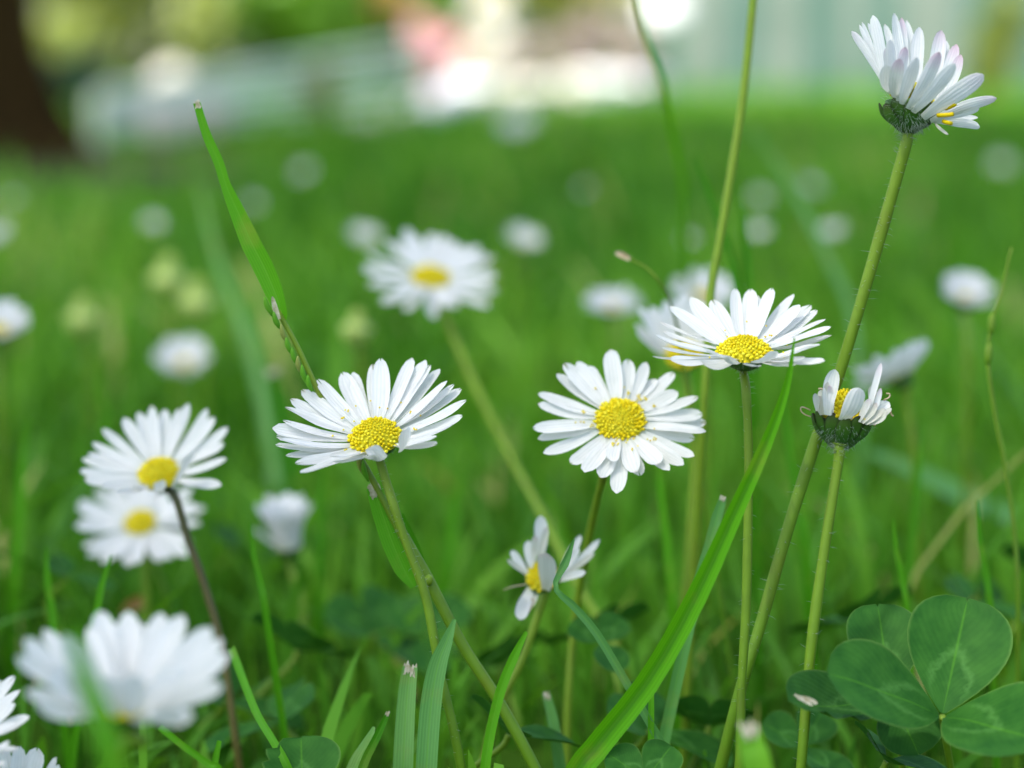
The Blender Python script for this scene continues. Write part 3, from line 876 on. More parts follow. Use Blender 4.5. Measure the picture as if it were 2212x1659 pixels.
def ragged_daisy():
    r = random.Random(6)
    s = 600 / 1810
    K = 1.09
    def z(x, y, k=K):
        a, b = z1(x, y, 1950, 2000, s); return P(a, b, k)
    n = CV(-0.22, 0.45, 0.86)
    C = z(660, 920)
    stem = ((1168, 1310, K + .01), (1130, 1420, K + .01), (1080, 1520, K + .01), (1050, 1620, K + .01))
    root = thing('daisy', foot(stem, C, n), 'ragged small daisy with gaps between its few battered petals, low among the stalks', 'daisy', 'faded daisies')
    stem_part(root, stem, C - n * 0.001, n, 0.6 * MM, 0.7 * MM, M['stem_olive'])
    V, F, A = calyx_mesh(C, n, 0.8 * MM, 2.6 * MM, 2.3 * MM); mk('calyx', V, F, M['calyx'], root, A)
    V, F, A = disc_mesh(C, n, 2.35 * MM, 1.3 * MM, 120, 3); mk('disc', V, F, M['floret'], root, A)
    L = [(z(640, 720, K + .005), z(640, 190, K), 32, 0.0, None), (z(520, 820), z(490, 490, K), 25, 0.0, None), (z(480, 880), z(285, 610, K), 19, 0.0, None), (z(700, 1090, K - .01), z(700, 640, K - .035), 46, 0.05, 'petal_old'),
         (z(520, 1050), z(385, 1445, K - .02), 32, 0.05, None), (z(600, 1100), z(460, 1330, K - .01), 20, 0.0, 'petal_old'), (z(880, 900), z(1125, 425, K), 17, 0.03, None), (z(880, 930), z(1355, 475, K), 17, 0.0, None),
         (z(860, 980), z(1185, 870, K - .02), 19, 0.0, None), (z(890, 880), z(1110, 590, K - .01), 17, 0.0, None)]
    for bx, by, tx, ty, wp_ in ((560, 760, 575, 430, 16), (860, 900, 1040, 520, 12), (880, 960, 1290, 640, 13), (470, 900, 240, 720, 12), (540, 1090, 420, 1250, 14), (610, 740, 720, 320, 16)):
        L.append((z(bx, by), z(tx, ty, K - .004), wp_, 0.05, 'petal_old'))
    petal_set(root, L, 'petal', C + n * 0.012, r)
    for pts in ([(470, 1020), (330, 1040), (190, 1085)], [(520, 1190), (560, 1230), (500, 1360)]):
        v, f, a = tube(spline([z(x, y, K - .01) for x, y in pts], 8), 0.09 * MM, 6); props(mk('petal', v, f, M['dry'], root, a), 'shrivelled brown thread of a petal')
ragged_daisy()
def front_daisy():
    r = random.Random(9)
    s = 950 / 2183
    K = 0.80
    def z(x, y, k=K):
        a, b = z1(x, y, 50, 2350, s); return P(a, b, k)
    n = CV(0.03, 0.93, 0.36)
    C = z(1000, 1085)
    stem = ((*z1(1190, 1420, 50, 2350, s), K), (255, 1640, K))
    root = thing('daisy', foot(stem, C, n), 'big blurred daisy close to the lens, tall white petals hiding most of its disc', 'daisy')
    stem_part(root, stem, C - n * 0.001, n, 0.7 * MM, 0.8 * MM, M['stem'])
    V, F, A = calyx_mesh(C, n, 0.8 * MM, 3.2 * MM, 2.5 * MM); mk('calyx', V, F, M['calyx'], root, A)
    V, F, A = disc_mesh(C, n, 3.2 * MM, 1.2 * MM, 120, 13); mk('disc', V, F, M['floret'], root, A)
    L = []
    for tx, ty, wz, fr in ((110, 470, 190, .2), (280, 390, 170, -.5), (40, 640, 160, .4), (470, 440, 230, .6), (700, 360, 170, -.7), (800, 215, 230, -.9), (940, 330, 200, -1), (1060, 220, 240, -1), (1370, 235, 240, -.9), (1200, 330, 220, -1),
                           (1570, 255, 250, -.7), (1830, 370, 230, -.5), (1930, 480, 190, -.2), (1985, 610, 180, 0), (1930, 900, 170, .4), (1660, 1185, 170, .7), (120, 960, 150, .5), (230, 1080, 170, .7),
                           (880, 820, 220, 1), (1120, 800, 240, 1), (1420, 780, 230, .9), (1600, 760, 200, .7), (330, 760, 220, .7), (560, 1130, 200, 1), (1480, 1190, 200, 1), (760, 1215, 190, 1), (1180, 1225, 200, 1), (500, 820, 210, 1)):
        d = nrm(np.array((tx - 1000, ty - 1150.)))
        b = z(1000 + 215 * d[0], 1130 + 45 * fr, K - 0.010 * fr)
        L.append((b, z(tx, ty, K - 0.034 * fr), wz * 0.235 * K, 0.05, None))
    petal_set(root, L, 'petal', C + n * 0.018, r)
front_daisy()
daisy((-135, 1610, 0.93), (0.15, 0.86, 0.48), 'daisy cut off by the picture edge, petals reaching in at the corner', L=9.5, e=30, seed=51, nper=30, stem=((-130, 1680, 0.93), (-126, 1760, 0.93)), nf=120)
daisy((20, 1775, 0.95), (0.05, 0.88, 0.47), 'daisy only just rising into view at the lower corner, a few petal tips showing', L=7.5, e=42, seed=52, nper=28, stem=((30, 1790, 0.95), (32, 1850, 0.95)), nf=120)

# ------------------------------------------------------------------ soft daisies behind
SOFT = 'blurred open daisies'
daisy((930, 600, 1.44), (0.10, 0.78, 0.62), 'large soft daisy with a bright yellow disc, leaning on a long slanting olive stem', SOFT, L=10.5, rd=3.55, r0=2.75, e=9, wd=2.45, seed=61, nper=30, nf=110, nu=8, nv=5, rt=0.62, rb=0.7,
      stem=((955, 670, 1.43), (1020, 820, 1.41), (1100, 980, 1.37), (1175, 1120, 1.31), (1240, 1250, 1.27), (1330, 1400, 1.23)), stem_mat='stem_olive')
daisy((1478, 770, 1.22), (-0.10, 0.72, 0.68), 'old daisy peeping out behind the flat daisy, yellow disc bare below', 'faded daisies', L=8.5, rd=2.9, r0=2.3, e=45, wd=2.3, seed=62, nper=30, nf=110, nu=8, nv=5, dome=2.4,
      stem=((1490, 860, 1.22), (1500, 1000, 1.22), (1480, 1300, 1.22)), arc=(185, 350), stem_mat='stem_olive')
daisy((1518, 640, 1.6), (0, 0.8, 0.6), 'soft daisy crossed by the tall thin stalk, just above the flat daisy', SOFT, L=6, rd=1.8, r0=1.6, e=20, seed=63, nper=24, nf=60, nu=7, nv=5, stem=((1522, 720, 1.45), (1525, 900, 1.45)))
daisy((1945, 815, 1.35), (-0.42, 0.85, -0.20), 'white daisy seen from behind beside the fading daisy, tipped to one side', SOFT, L=6.8, rd=2.2, r0=1.8, e=35, wd=2.3, seed=64, nper=26, nf=60, nu=7, nv=5, stem=((1960, 870, 1.35), (1975, 1000, 1.35)))
daisy((2085, 650, 1.55), (0.05, 0.8, 0.6), 'round soft daisy standing beside a thin jointed grass stalk', SOFT, L=5.6, rd=1.5, r0=1.4, e=40, wd=2.3, seed=65, nper=26, nf=60, nu=7, nv=5, stem=((2088, 720, 1.5), (2090, 900, 1.5)))
daisy((0, 715, 1.5), (0.1, 0.8, 0.6), 'bright soft daisy half cut off by the picture edge', SOFT, L=5.5, rd=1.6, r0=1.5, e=35, seed=66, nper=24, nf=60, nu=7, nv=5, stem=((0, 790, 1.5), (2, 900, 1.5)))
daisy((1322, 668, 1.7), (0.0, 0.88, 0.45), 'flat oval blurred daisy above the wide open daisy', SOFT, L=5.6, rd=1.2, r0=1.3, e=22, wd=2.3, seed=67, nper=26, nf=60, nu=7, nv=5, stem=((1324, 730, 1.7), (1326, 900, 1.7)))
daisy((398, 785, 1.85), (0.0, 0.78, 0.62), 'blurred daisy with a faint yellow middle, alone in the grass', SOFT, L=6.2, rd=1.6, r0=1.5, e=28, wd=2.4, seed=68, nper=26, nf=60, nu=7, nv=5, stem=((400, 850, 1.85), (402, 960, 1.85)))
# far white daisies: one of each kind, then copies with their parts
def copy_tree(o, loc, label, rz=0.0, sc=1.0):
    c = o.copy(); COL.objects.link(c)
    c.location = loc; c.rotation_euler = (0, 0, rz); c.scale = (sc, sc, sc)
    c["label"] = label
    for ch in o.children:
        d = ch.copy(); COL.objects.link(d); d.parent = c
        for g in ch.children:
            e = g.copy(); COL.objects.link(e); e.parent = d
    return c
FAR = 'far white daisies blurred to pale spots'
far = [(785, 520, 2.25, 1.15, 'pale blurred daisy touching the petals of the large soft daisy'), (1128, 528, 2.1, 1.25, 'blurred daisy tipped sideways just beyond the large soft daisy'),
       (1120, 282, 4.4, 2.7, 'brightest pale spot of a daisy below the white stones'), (660, 378, 3.5, 1.05, 'round grey blur of a daisy high over the slanting stem'), (330, 488, 2.5, 0.8, 'small grey blur of a daisy near the tall cut grass leaf'),
       (545, 442, 2.9, 0.7, 'faint blur of a daisy just behind the tall cut grass leaf'), (1265, 412, 3.1, 0.62, 'faintest greenish daisy blur in the middle of the lawn'), (1642, 432, 2.9, 0.8, 'upper small daisy blur beside the tall thin stalk'),
       (1750, 408, 3.0, 1.05, 'largest of the pale daisy blurs between the two tall stalks'), (1640, 508, 2.3, 0.8, 'lower daisy blur beside the tall thin stalk'), (1800, 508, 2.3, 0.95, 'pale daisy blur next to the stem of the tall daisy'),
       (2162, 362, 3.8, 1.25, 'lone pale daisy blur beneath the teal fence, near the picture edge'), (4, 512, 2.3, 0.95, 'daisy blur cut by the picture edge below the tree'), (1490, 522, 2.3, 0.55, 'dim daisy blur between two thin dark blades'),
       (30, 432, 2.8, 0.6, 'very dim daisy blur at the foot of the tree')]
proto = None
for i, (px, py, k, sc, lab) in enumerate(far):
    p = P(px, py, k)
    if proto is None:
        r = random.Random(70)
        root = thing('daisy', (0, 0, 0), lab, 'daisy', FAR)
        C = np.array((0, 0, 0.055)); n = nrm((0.05, -0.45, 0.9))
        v, f, a = tube(spline([(0, 0, -0.03), (0.002, 0.001, 0.03), C - n * 0.0015], 8), 0.0008, 6); mk('stem', v, f, M['stem'], root, a)
        V, F, A = calyx_mesh(C, n, 0.001, 0.0026, 0.0022, 10); mk('calyx', V, F, M['calyx'], root, A)
        V, F, A = disc_mesh(C, n, 0.0026, 0.0012, 30, 71); mk('disc', V, F, M['floret'], root, A)
        _, u, vv = frame(n)
        for q in range(20):
            th = 2 * math.pi * q / 20 + r.uniform(-.1, .1); d = u * math.cos(th) + vv * math.sin(th)
            el = math.radians(38 + r.uniform(-10, 10)); l = 0.0085 * r.uniform(.85, 1.1)
            g = strap(C + d * 0.002, C + d * (0.002 + l * math.cos(el)) + n * l * math.sin(el), 0.0026, n * math.cos(el) - d * math.sin(el), 0.03, 0.1, 0, 5, 3, r=r)
            mk('petal', *g[:2], M['petal'], root, g[2])
        proto = root
        o = root
    else:
        o = copy_tree(proto, (0, 0, 0), lab)
    sc *= 0.50
    o.scale = (sc, sc, sc)
    o.rotation_euler = (rng.uniform(-.25, .35), rng.uniform(-.5, .5), rng.uniform(-0.5, 0.5))
    hd = o.rotation_euler.to_matrix() @ Vector((0, 0, 0.055 * sc))
    o.location = (p[0] - hd[0], p[1] - hd[1], p[2] - hd[2])
    o.scale = (sc, sc, sc)
# yellowish-green buds far in the grass
def bud(px, py, k, r_mm, lab):
    C = P(px, py, k); n = nrm((0.05, -0.1, 1))
    root = thing('daisy_bud', (C[0], C[1], 0), lab, 'flower bud', 'yellow-green buds blurred in the grass')
    v, f, a = tube(spline([(C[0], C[1], 0), (C[0] + .002, C[1], C[2] * .6), C], 8), 0.0008, 6); mk('stem', v, f, M['stem'], root, a)
    V, F, A = calyx_mesh(C + n * 0.001, n, 0.001, r_mm * MM, r_mm * MM * 1.2, 12, 1.0); mk('calyx', V, F, M['bud'], root, dict(A, tint=[0.3] * len(V)))
    rr = random.Random(int(px))
    _, u, vv = frame(n)
    for q in range(12):
        th = 2 * math.pi * q / 12; d = u * math.cos(th) + vv * math.sin(th)
        g = strap(C + d * r_mm * MM * .9, C + d * r_mm * MM * .3 + n * r_mm * 1.35 * MM, r_mm * 0.7 * MM, -d, -0.12, .1, 0, 6, 3, r=rr)
        g[2]["tint"] = [0.5] * len(g[0])
        mk('petal', *g[:2], M['bud'], root, g[2])
bud(362, 605, 2.0, 5.0, 'pale yellow-green bud blur, upper one of the close pair')
bud(425, 655, 1.95, 5.0, 'pale yellow-green bud blur, lower one of the close pair')
bud(180, 690, 1.95, 4.6, 'single pale green bud blur apart from the pair')
bud(770, 715, 1.6, 3.4, 'wilted pale bud below the large soft daisy')

# ------------------------------------------------------------------ single grass leaves and stalks
def ribbon(pts, widths, fold=0.25, nseg=26, nv=5, face=None, twist=0.0, tint=0.5, cut=False):
    """pts (px,py,k) from tip to foot, widths in picture units"""
    p = spline([P(*q) if len(q) == 3 and abs(q[0]) > 3 else np.array(q) for q in pts], nseg)
    wq = np.interp(np.linspace(0, 1, nseg), np.linspace(0, 1, len(widths)), widths)
    tan = np.gradient(p, axis=0); tan /= np.linalg.norm(tan, axis=1)[:, None]
    V, al, ac = [], [], []
    for i in range(nseg):
        f = nrm(face if face is not None else VIEW)
        s = nrm(np.cross(f, tan[i]))
        nn = np.cross(tan[i], s)
        a_ = twist * i / nseg
        s, nn = s * math.cos(a_) + nn * math.sin(a_), nn * math.cos(a_) - s * math.sin(a_)
        k = np.dot(CO - p[i], VIEW) * -1
        d = np.dot(p[i] - CO, -VIEW)
        wm = wq[i] * WID / 2212 * d / FOCUS
        for j in range(nv):
            q = 2 * j / (nv - 1) - 1
            V.append(p[i] + s * wm * 0.5 * q + nn * wm * fold * (abs(q) - 0.5) * 0.6)
            al.append(1 - i / (nseg - 1)); ac.append(q)
    return V, grid_faces(nseg, nv), {"along": al, "across": ac, "tint": [tint] * len(V)}, p
def frayed(p, d, L, wdt, root):
    """torn fibres where a mower has cut a leaf"""
    d = nrm(d); sd = nrm(np.cross(VIEW, d)); r = random.Random(int(abs(p[0]) * 1e6))
    parts = []
    n = 9
    for i in range(n):
        a = 2 * (i + .5) / n - 1
        b = p + sd * wdt * .46 * a - d * L * r.uniform(.5, 1.3) + VIEW * 0.0001
        t = p + sd * wdt * (.46 * a + r.uniform(-.06, .06)) + d * L * r.uniform(.05, .75) + VIEW * r.uniform(-.0002, .0003)
        g = strap(b, t, wdt / n * 1.5, VIEW, r.uniform(-.06, .06), .1, 0, 6, 3, basew=.5, wmax=.4, tipr=.6, r=r)
        parts.append(g)
    mk('cut_end', *join(parts)[:2], M['pale_tip'], root, join(parts)[2])
def leaf_thing(label, pts, widths, mat='blade', tint=0.5, fold=0.25, name='grass_leaf', group=None, tip=None, tipw=0, nseg=26, ground=True, face=None, twist=0.0):
    wp = [P(*q) for q in pts]
    if ground:
        full = to_ground(wp)
        extra = len(full) - len(wp)
    else:
        full, extra = wp, 0
    base = full[-1]
    root = thing(name, (base[0], base[1], max(0.0, base[2])), label, 'grass', group)
    V, F, A, p = ribbon([tuple(q) for q in full] if False else full, list(widths) + [widths[-1]] * extra, fold, nseg, 5, face, twist, tint) if False else ribbon_w(full, list(widths) + [widths[-1]] * extra, fold, nseg, 5, face, twist, tint)
    mk('blade', V, F, M[mat], root, A)
    if tip:
        frayed(wp[0], wp[0] - wp[1], PXM(tip), PXM(tipw, np.dot(wp[0] - CO, -VIEW) / FOCUS), root)
    return root
def ribbon_w(world_pts, widths, fold, nseg, nv, face, twist, tint):
    p = spline(world_pts, nseg)
    n = len(world_pts)
    wq = np.interp(np.linspace(0, n - 1, nseg), np.linspace(0, n - 1, len(widths)), widths)
    tan = np.gradient(p, axis=0); tan /= np.linalg.norm(tan, axis=1)[:, None] + 1e-12
    V, al, ac = [], [], []
    for i in range(nseg):
        f = nrm(face if face is not None else VIEW)
        s = nrm(np.cross(f, tan[i])); nn = np.cross(tan[i], s)
        a_ = twist * i / nseg
        s, nn = s * math.cos(a_) + nn * math.sin(a_), nn * math.cos(a_) - s * math.sin(a_)
        d = np.dot(p[i] - CO, -VIEW)
        wm = wq[i] * WID / 2212 * d / FOCUS
        for j in range(nv):
            q = 2 * j / (nv - 1) - 1
            V.append(p[i] + s * wm * 0.5 * q - nn * wm * fold * (0.5 - abs(q)) * 0.6)
            al.append(1 - i / (nseg - 1)); ac.append(q)
    return V, grid_faces(nseg, nv), {"along": al, "across": ac, "tint": [tint] * len(V)}, p
def cv(lst, k): return [(x, y, k) for x, y in lst]
# the broad blade sweeping up from the bottom
leaf_thing('broad bright green grass blade sweeping up from the bottom across the flat daisy', [(1716, 730, 0.955), (1700, 830, 0.957), (1660, 945, 0.96), (1590, 1100, 0.965), (1500, 1295, 0.97), (1400, 1470, 0.975), (1290, 1610, 0.98), (1240, 1680, 0.98)],
           [3, 15, 26, 36, 46, 51, 55, 56], 'blade', 0.5, 0.95)
leaf_thing('narrow dark green blade bent sharply at its top beside the ragged daisy', [(1240, 1165, 1.01), (1222, 1215, 1.01), (1199, 1268, 1.0), (1240, 1310, 1.0), (1290, 1370, 1.0), (1350, 1470, 1.0), (1420, 1590, 1.0), (1470, 1680, 1.0)], [4, 18, 10, 17, 18, 18, 18, 18], 'blade_blue', 0.2, 0.5)
leaf_thing('wide bluish blade with a rounded point beside the crossing stalks', [(982, 1338, 0.99), (965, 1385, 0.99), (945, 1440, 0.99), (930, 1530, 0.99), (920, 1680, 0.99)], [8, 26, 40, 46, 46], 'blade_blue', 0.55, 0.3)
leaf_thing('slim grass blade with a blunt tip leaning beneath the ragged daisy', [(1137, 1365, 0.985), (1110, 1420, 0.985), (1082, 1490, 0.985), (1060, 1580, 0.985), (1045, 1680, 0.985)], [8, 20, 22, 22, 22], 'blade', 0.5, 0.3)
leaf_thing('stubby mown blade ending in a frayed whitish cut', [(886, 1440, 1.02), (880, 1490, 1.02), (874, 1580, 1.02), (870, 1680, 1.02)], [32, 38, 42, 44], 'blade_blue', 0.8, 0.3, tip=20, tipw=30)
leaf_thing('dark thin blade with a tiny tan tip near the bottom edge', [(838, 1540, 0.985), (815, 1590, 0.985), (790, 1640, 0.985), (775, 1690, 0.985)], [10, 17, 19, 20], 'blade', 0.05, 0.4, tip=7, tipw=9)
leaf_thing('short pale striped blade leaning at the bottom edge', [(808, 1570, 0.99), (790, 1615, 0.99), (765, 1670, 0.99)], [6, 30, 40], 'blade_blue', 1.0, 0.2)
leaf_thing('short upright green blade low in the corner grass', [(474, 1600, 0.97), (466, 1640, 0.97), (460, 1690, 0.97)], [10, 14, 16], 'blade', 0.4, 0.3)
leaf_thing('thin blade slanting down from the big blurred daisy', [(345, 1570, 0.96), (395, 1610, 0.96), (450, 1650, 0.96), (480, 1675, 0.96)], [14, 15, 15, 16], 'blade', 0.45, 0.3)
leaf_thing('thin blade slanting down to the notched clover leaf', [(500, 1400, 1.08), (550, 1530, 1.03), (590, 1600, 1.0), (625, 1665, 0.99)], [18, 18, 18, 18], 'blade', 0.5, 0.3)
leaf_thing('wide blurred blade running behind the spikelets of the seeding grass', [(430, 400, 1.95), (470, 560, 1.92), (530, 720, 1.88), (572, 880, 1.85), (594, 1045, 1.82), (604, 1200, 1.8)], [8, 16, 24, 27, 27, 26], 'blade_blue', 0.7, 0.2)
leaf_thing('dark green mown blade with a ragged tan end', [(590, 800, 1.5), (605, 880, 1.5), (622, 980, 1.5), (632, 1060, 1.5), (640, 1200, 1.5)], [40, 44, 44, 42, 40], 'blade', 0.0, 0.3, tip=20, tipw=38)
leaf_thing('blurred green blade rising past the white globe', [(1372, -20, 1.3), (1395, 80, 1.32), (1430, 180, 1.36), (1452, 280, 1.42), (1475, 400, 1.5), (1485, 600, 1.6)], [10, 14, 17, 18, 18, 16], 'blade', 0.3, 0.3)
leaf_thing('thin dark blade leaning beside the tall thin stalk', [(1500, 335, 1.25), (1530, 410, 1.25), (1560, 500, 1.25), (1592, 620, 1.25), (1610, 800, 1.25)], [6, 15, 18, 18, 16], 'blade', 0.1, 0.4)
leaf_thing('blurred grass blade slanting behind the pale daisy blurs', [(1625, 280, 1.8), (1690, 370, 1.8), (1745, 470, 1.75), (1790, 560, 1.7), (1840, 680, 1.65), (1860, 900, 1.6)], [8, 14, 18, 20, 20, 18], 'blade_blue', 0.6, 0.2)
leaf_thing('broad grey-green blade lying blurred across the lower lawn', [(1880, 975, 1.6), (1980, 1020, 1.57), (2080, 1070, 1.54), (2180, 1115, 1.5), (2290, 1150, 1.47)], [24, 52, 66, 66, 62], 'blade_blue', 0.4, 0.15, ground=False, face=(0.0, -0.5, 0.85))
leaf_thing('stump of a yellow-green mown blade with a pale soft end', [(1617, 1570, 0.84), (1625, 1610, 0.84), (1640, 1690, 0.84)], [46, 56, 66], 'blade', 0.85, 0.4, tip=22, tipw=44)
leaf_thing('slim blade standing by the lower clover leaves', [(1408, 1420, 1.0), (1407, 1500, 1.0), (1405, 1690, 1.0)], [5, 12, 16], 'blade', 0.4, 0.3)
leaf_thing('thin mown blade with a grey tip behind the broad blade', [(1180, 1500, 1.08), (1195, 1560, 1.08), (1210, 1660, 1.08)], [18, 24, 26], 'blade_blue', 0.6, 0.3, tip=12, tipw=16)
leaf_thing('small mown blade with a white tip in front of the straight stem', [(1562, 1075, 1.04), (1548, 1120, 1.04), (1530, 1190, 1.04), (1500, 1300, 1.04)], [16, 24, 26, 26], 'blade_blue', 0.5, 0.3, tip=8, tipw=14)
leaf_thing('blurred blade close to the lens crossing the big white daisy', [(150, 1340, 0.66), (180, 1450, 0.66), (222, 1560, 0.655), (250, 1660, 0.65)], [12, 40, 56, 60], 'blade', 0.35, 0.3)
leaf_thing('dark blade leaning close behind the tall thin stalk', [(1590, 400, 1.3), (1608, 500, 1.3), (1622, 640, 1.3), (1630, 800, 1.3)], [4, 14, 16, 16], 'blade', 0.1, 0.4)
for i, (x0, y0, x1, y1, k, wpx, ti, lab) in enumerate((
    (215, 760, 235, 1000, 1.6, 26, 0.6, 'upright blurred blade over the brown-stemmed daisy'), (60, 900, 30, 1250, 1.35, 30, 0.7, 'soft light blade near the picture edge below the tree trunk'), (700, 980, 690, 1250, 1.35, 26, 0.3, 'soft blade behind the half-closed daisy'),
    (1420, 930, 1450, 1300, 1.2, 28, 0.75, 'soft yellow-green blade behind the wide open daisy'), (1690, 820, 1740, 1200, 1.22, 34, 0.4, 'soft blade between the straight stem and the fading daisy'), (2000, 900, 1960, 1250, 1.3, 26, 0.35, 'soft dark blade under the daisy seen from behind'),
    (1000, 1000, 960, 1250, 1.45, 34, 0.6, 'soft blade beside the slanting olive stem'), (2110, 1080, 2140, 1330, 1.12, 22, 0.3, 'upright blade above the big clover leaf'), (1930, 1120, 1960, 1330, 1.12, 18, 0.6, 'slim soft blade above the paler clover leaflet'),
    (100, 1180, 120, 1400, 1.15, 26, 0.5, 'soft blade behind the big white daisy'), (240, 1200, 190, 1400, 1.12, 24, 0.6, 'soft bent blade under the small daisy'), (540, 1130, 575, 1330, 1.1, 22, 0.4, 'soft blade beside the half-closed daisy'))):
    leaf_thing(lab, [(x0, y0, k), ((x0 * 2 + x1) / 3 - 4, (y0 * 2 + y1) / 3, k), ((x0 + 2 * x1) / 3, (y0 + 2 * y1) / 3, k), (x1, y1, k)], [4, wpx * .6, wpx * .72, wpx * .72], 'blade', ti * 0.55, 0.4)

def stalk(label, pts, r0, r1, mat, extra=None, name='grass_stalk', cat='grass stalk'):
    wp = [P(*q) for q in pts]
    full = to_ground(wp)
    root = thing(name, (full[-1][0], full[-1][1], 0), label, cat)
    path = spline(full[::-1], 50)
    v, f, a = tube(path, np.linspace(r1, r0, 50) * MM, 8)
    mk('stem', v, f, M[mat], root, a)
    if extra: extra(root)
    return root
stalk('long thin yellow-green stalk running up out of the picture', [(1632, -60, 1.12), (1622, 50, 1.12), (1606, 200, 1.12), (1580, 370, 1.12), (1553, 530, 1.12), (1535, 640, 1.12), (1520, 900, 1.12)], 0.62, 0.66, 'stem_olive')
def seedtip(root):
    g = strap(P(1362, 560, 1.12), P(1329, 545, 1.12), PXM(15), VIEW, 0, .25, 0, 8, 5, basew=.7, tipr=.4)
    mk('seed_husk', *g[:2], M['dry'], root, g[2])
stalk('fine drooping stalk with a single tan seed husk at its end', [(1360, 559, 1.12), (1395, 578, 1.12), (1425, 610, 1.12), (1450, 660, 1.13), (1480, 800, 1.15)], 0.18, 0.26, 'stem', seedtip)
def joints(root):
    for x, y in ((2135, 765), (2142, 700)):
        v, f, a = tube(spline([P(x - 1, y + 22, 1.12), P(x, y, 1.12), P(x + 2, y - 22, 1.12)], 6), np.array((.3, .5, .55, .55, .5, .3)) * MM, 8)
        mk('joint', v, f, M['stem'], root, a)
stalk('thin jointed grass stalk bending near the round soft daisy', [(2185, 535, 1.12), (2165, 620, 1.12), (2142, 700, 1.12), (2134, 780, 1.12), (2150, 900, 1.12), (2172, 1010, 1.12), (2192, 1160, 1.12), (2200, 1300, 1.12)], 0.18, 0.42, 'stem', joints)
def seeding_grass():
    K = 1.02
    pts = [(600, 672, K), (640, 745, K), (690, 850, K), (740, 930, K), (790, 1010, K), (850, 1120, K), (905, 1215, K), (926, 1253, K), (1000, 1395, K), (1080, 1520, K), (1165, 1680, K)]
    full = to_ground([P(*q) for q in pts])
    root = thing('seeding_grass', (full[-1][0], full[-1][1], 0), 'seeding grass plant with a long flat top leaf and green spikelets, passing behind a sharp daisy', 'grass plant')
    path = spline(full[::-1], 70)
    v, f, a = tube(path, np.interp(np.linspace(0, 1, 70), [0, 0.55, 0.62, 1], [0.85, 0.75, 0.45, 0.35]) * MM, 8)
    mk('stem', v, f, M['stem'], root, a)
    V, F, A, _ = ribbon_w([P(*q) for q in cv([(425, 222), (446, 290), (472, 350), (488, 400), (512, 455), (540, 520), (568, 575), (592, 630), (610, 680), (616, 692)], K)], [16, 20, 22, 22, 34, 43, 45, 41, 24, 8], 0.25, 40, 7, None, 0.15, 0.5)
    mk('leaf', V, F, M['blade'], root, A)
    frayed(P(425, 222, K), P(425, 222, K) - P(446, 290, K), PXM(12), PXM(15), root)
    g = strap(P(602, 690, K - .004), P(588, 640, K - .006), PXM(12), VIEW, 0, .2, 0, 8, 5, basew=.9, tipr=.6)
    mk('ligule', *g[:2], M['pale_tip'], root, g[2])
    for i, (x, y, dx, dy) in enumerate(((592, 686, -14, -30), (606, 712, -10, -26), (622, 742, -10, -28), (633, 768, -10, -26), (644, 790, -9, -26), (652, 808, -6, -26), (664, 830, -8, -28), (674, 846, -6, -24), (784, 1024, -6, -30), (796, 1040, -8, -30))):
        b, t = P(x, y, K - 0.003), P(x + dx * 1.5, y + dy * 1.5, K - 0.006)
        q = np.linspace(0, 1, 7)
        v, f, a = tube(spline([b, (b + t) / 2 - CV(1, 0, 0) * 0.0002, t], 7), 0.36 * MM * np.sin(0.15 + q * 2.85) ** 0.8 + 0.02 * MM, 7)
        sp = mk('spikelet', v, f, M['lime' if i % 3 == 2 else 'blade'], root, dict(a, tint=[0.0 if i % 3 == 2 else 0.85] * len(v), across=[0.0] * len(v)))
    V, F, A, _ = ribbon_w([P(*q) for q in cv([(806, 1052), (822, 1100), (846, 1170), (872, 1230), (894, 1268)], K)], [30, 40, 44, 40, 14], 0.3, 20, 5, None, 0, 0.5)
    mk('leaf', V, F, M['blade'], root, A)
    frayed(P(807, 1054, K), P(807, 1054, K) - P(822, 1100, K), PXM(22), PXM(30), root)
    V, F, A, _ = ribbon_w([P(*q) for q in cv([(868, 1110), (890, 1170), (908, 1220), (922, 1252)], K + .012)], [8, 24, 26, 12], 0.3, 14, 5, None, 0, 0.2)
    mk('leaf', V, F, M['blade'], root, A)
    v, f, a = tube(spline([P(920, 1244, K - .004), P(926, 1254, K - .004), P(934, 1258, K - .004)], 5), np.array((.5, .75, .8, .7, .4)) * MM, 8)
    props(mk('node', v, f, M['stem_olive'], root, a), 'yellowish swollen node of the stem')
seeding_grass()

# ------------------------------------------------------------------ clover
def leaflet(base, tip, width, up, bend=-0.05, cup=0.12, r=rng, nu=14, nv=11, bite=None):
    base, tip = np.asarray(base), np.asarray(tip)
    L = np.linalg.norm(tip - base); x = (tip - base) / L
    z = nrm(np.asarray(up) - x * np.dot(up, x)); y = np.cross(z, x)
    V, al, ac = [], [], []
    for i in range(nu):
        t = i / (nu - 1); t = 1 - (1 - t) ** 1.3
        wd = math.sin(min(1, (t + 0.02) / 0.62) * math.pi / 2) ** 0.95 if t < 0.60 else math.sqrt(max(0.0, 1 - ((t - 0.60) / 0.40) ** 2.3))
        wd = max(wd, 0.03)
        for j in range(nv):
            a = 2 * j / (nv - 1) - 1
            p = base + x * L * (t - 0.035 * (1 - abs(a)) * max(0, t - .8) * 5) + y * width * .5 * wd * a
            p = p + z * (width * (cup * (0.5 * a * a + 0.9 * abs(a) ** 1.15) * wd + 0.012 * math.sin(9 * t + 3 * abs(a)) * wd) + L * bend * (4 * t * t - 4 * t) * 0.5)
            if bite and a > 0.3 and t > 0.55:
                q = (a - 0.3) * (0.5 + 0.5 * math.sin(t * 31))
                p = p - y * width * 0.16 * q - x * L * 0.08 * q
            V.append(p); al.append(t); ac.append(a)
    return V, grid_faces(nu, nv), {"along": al, "across": ac}
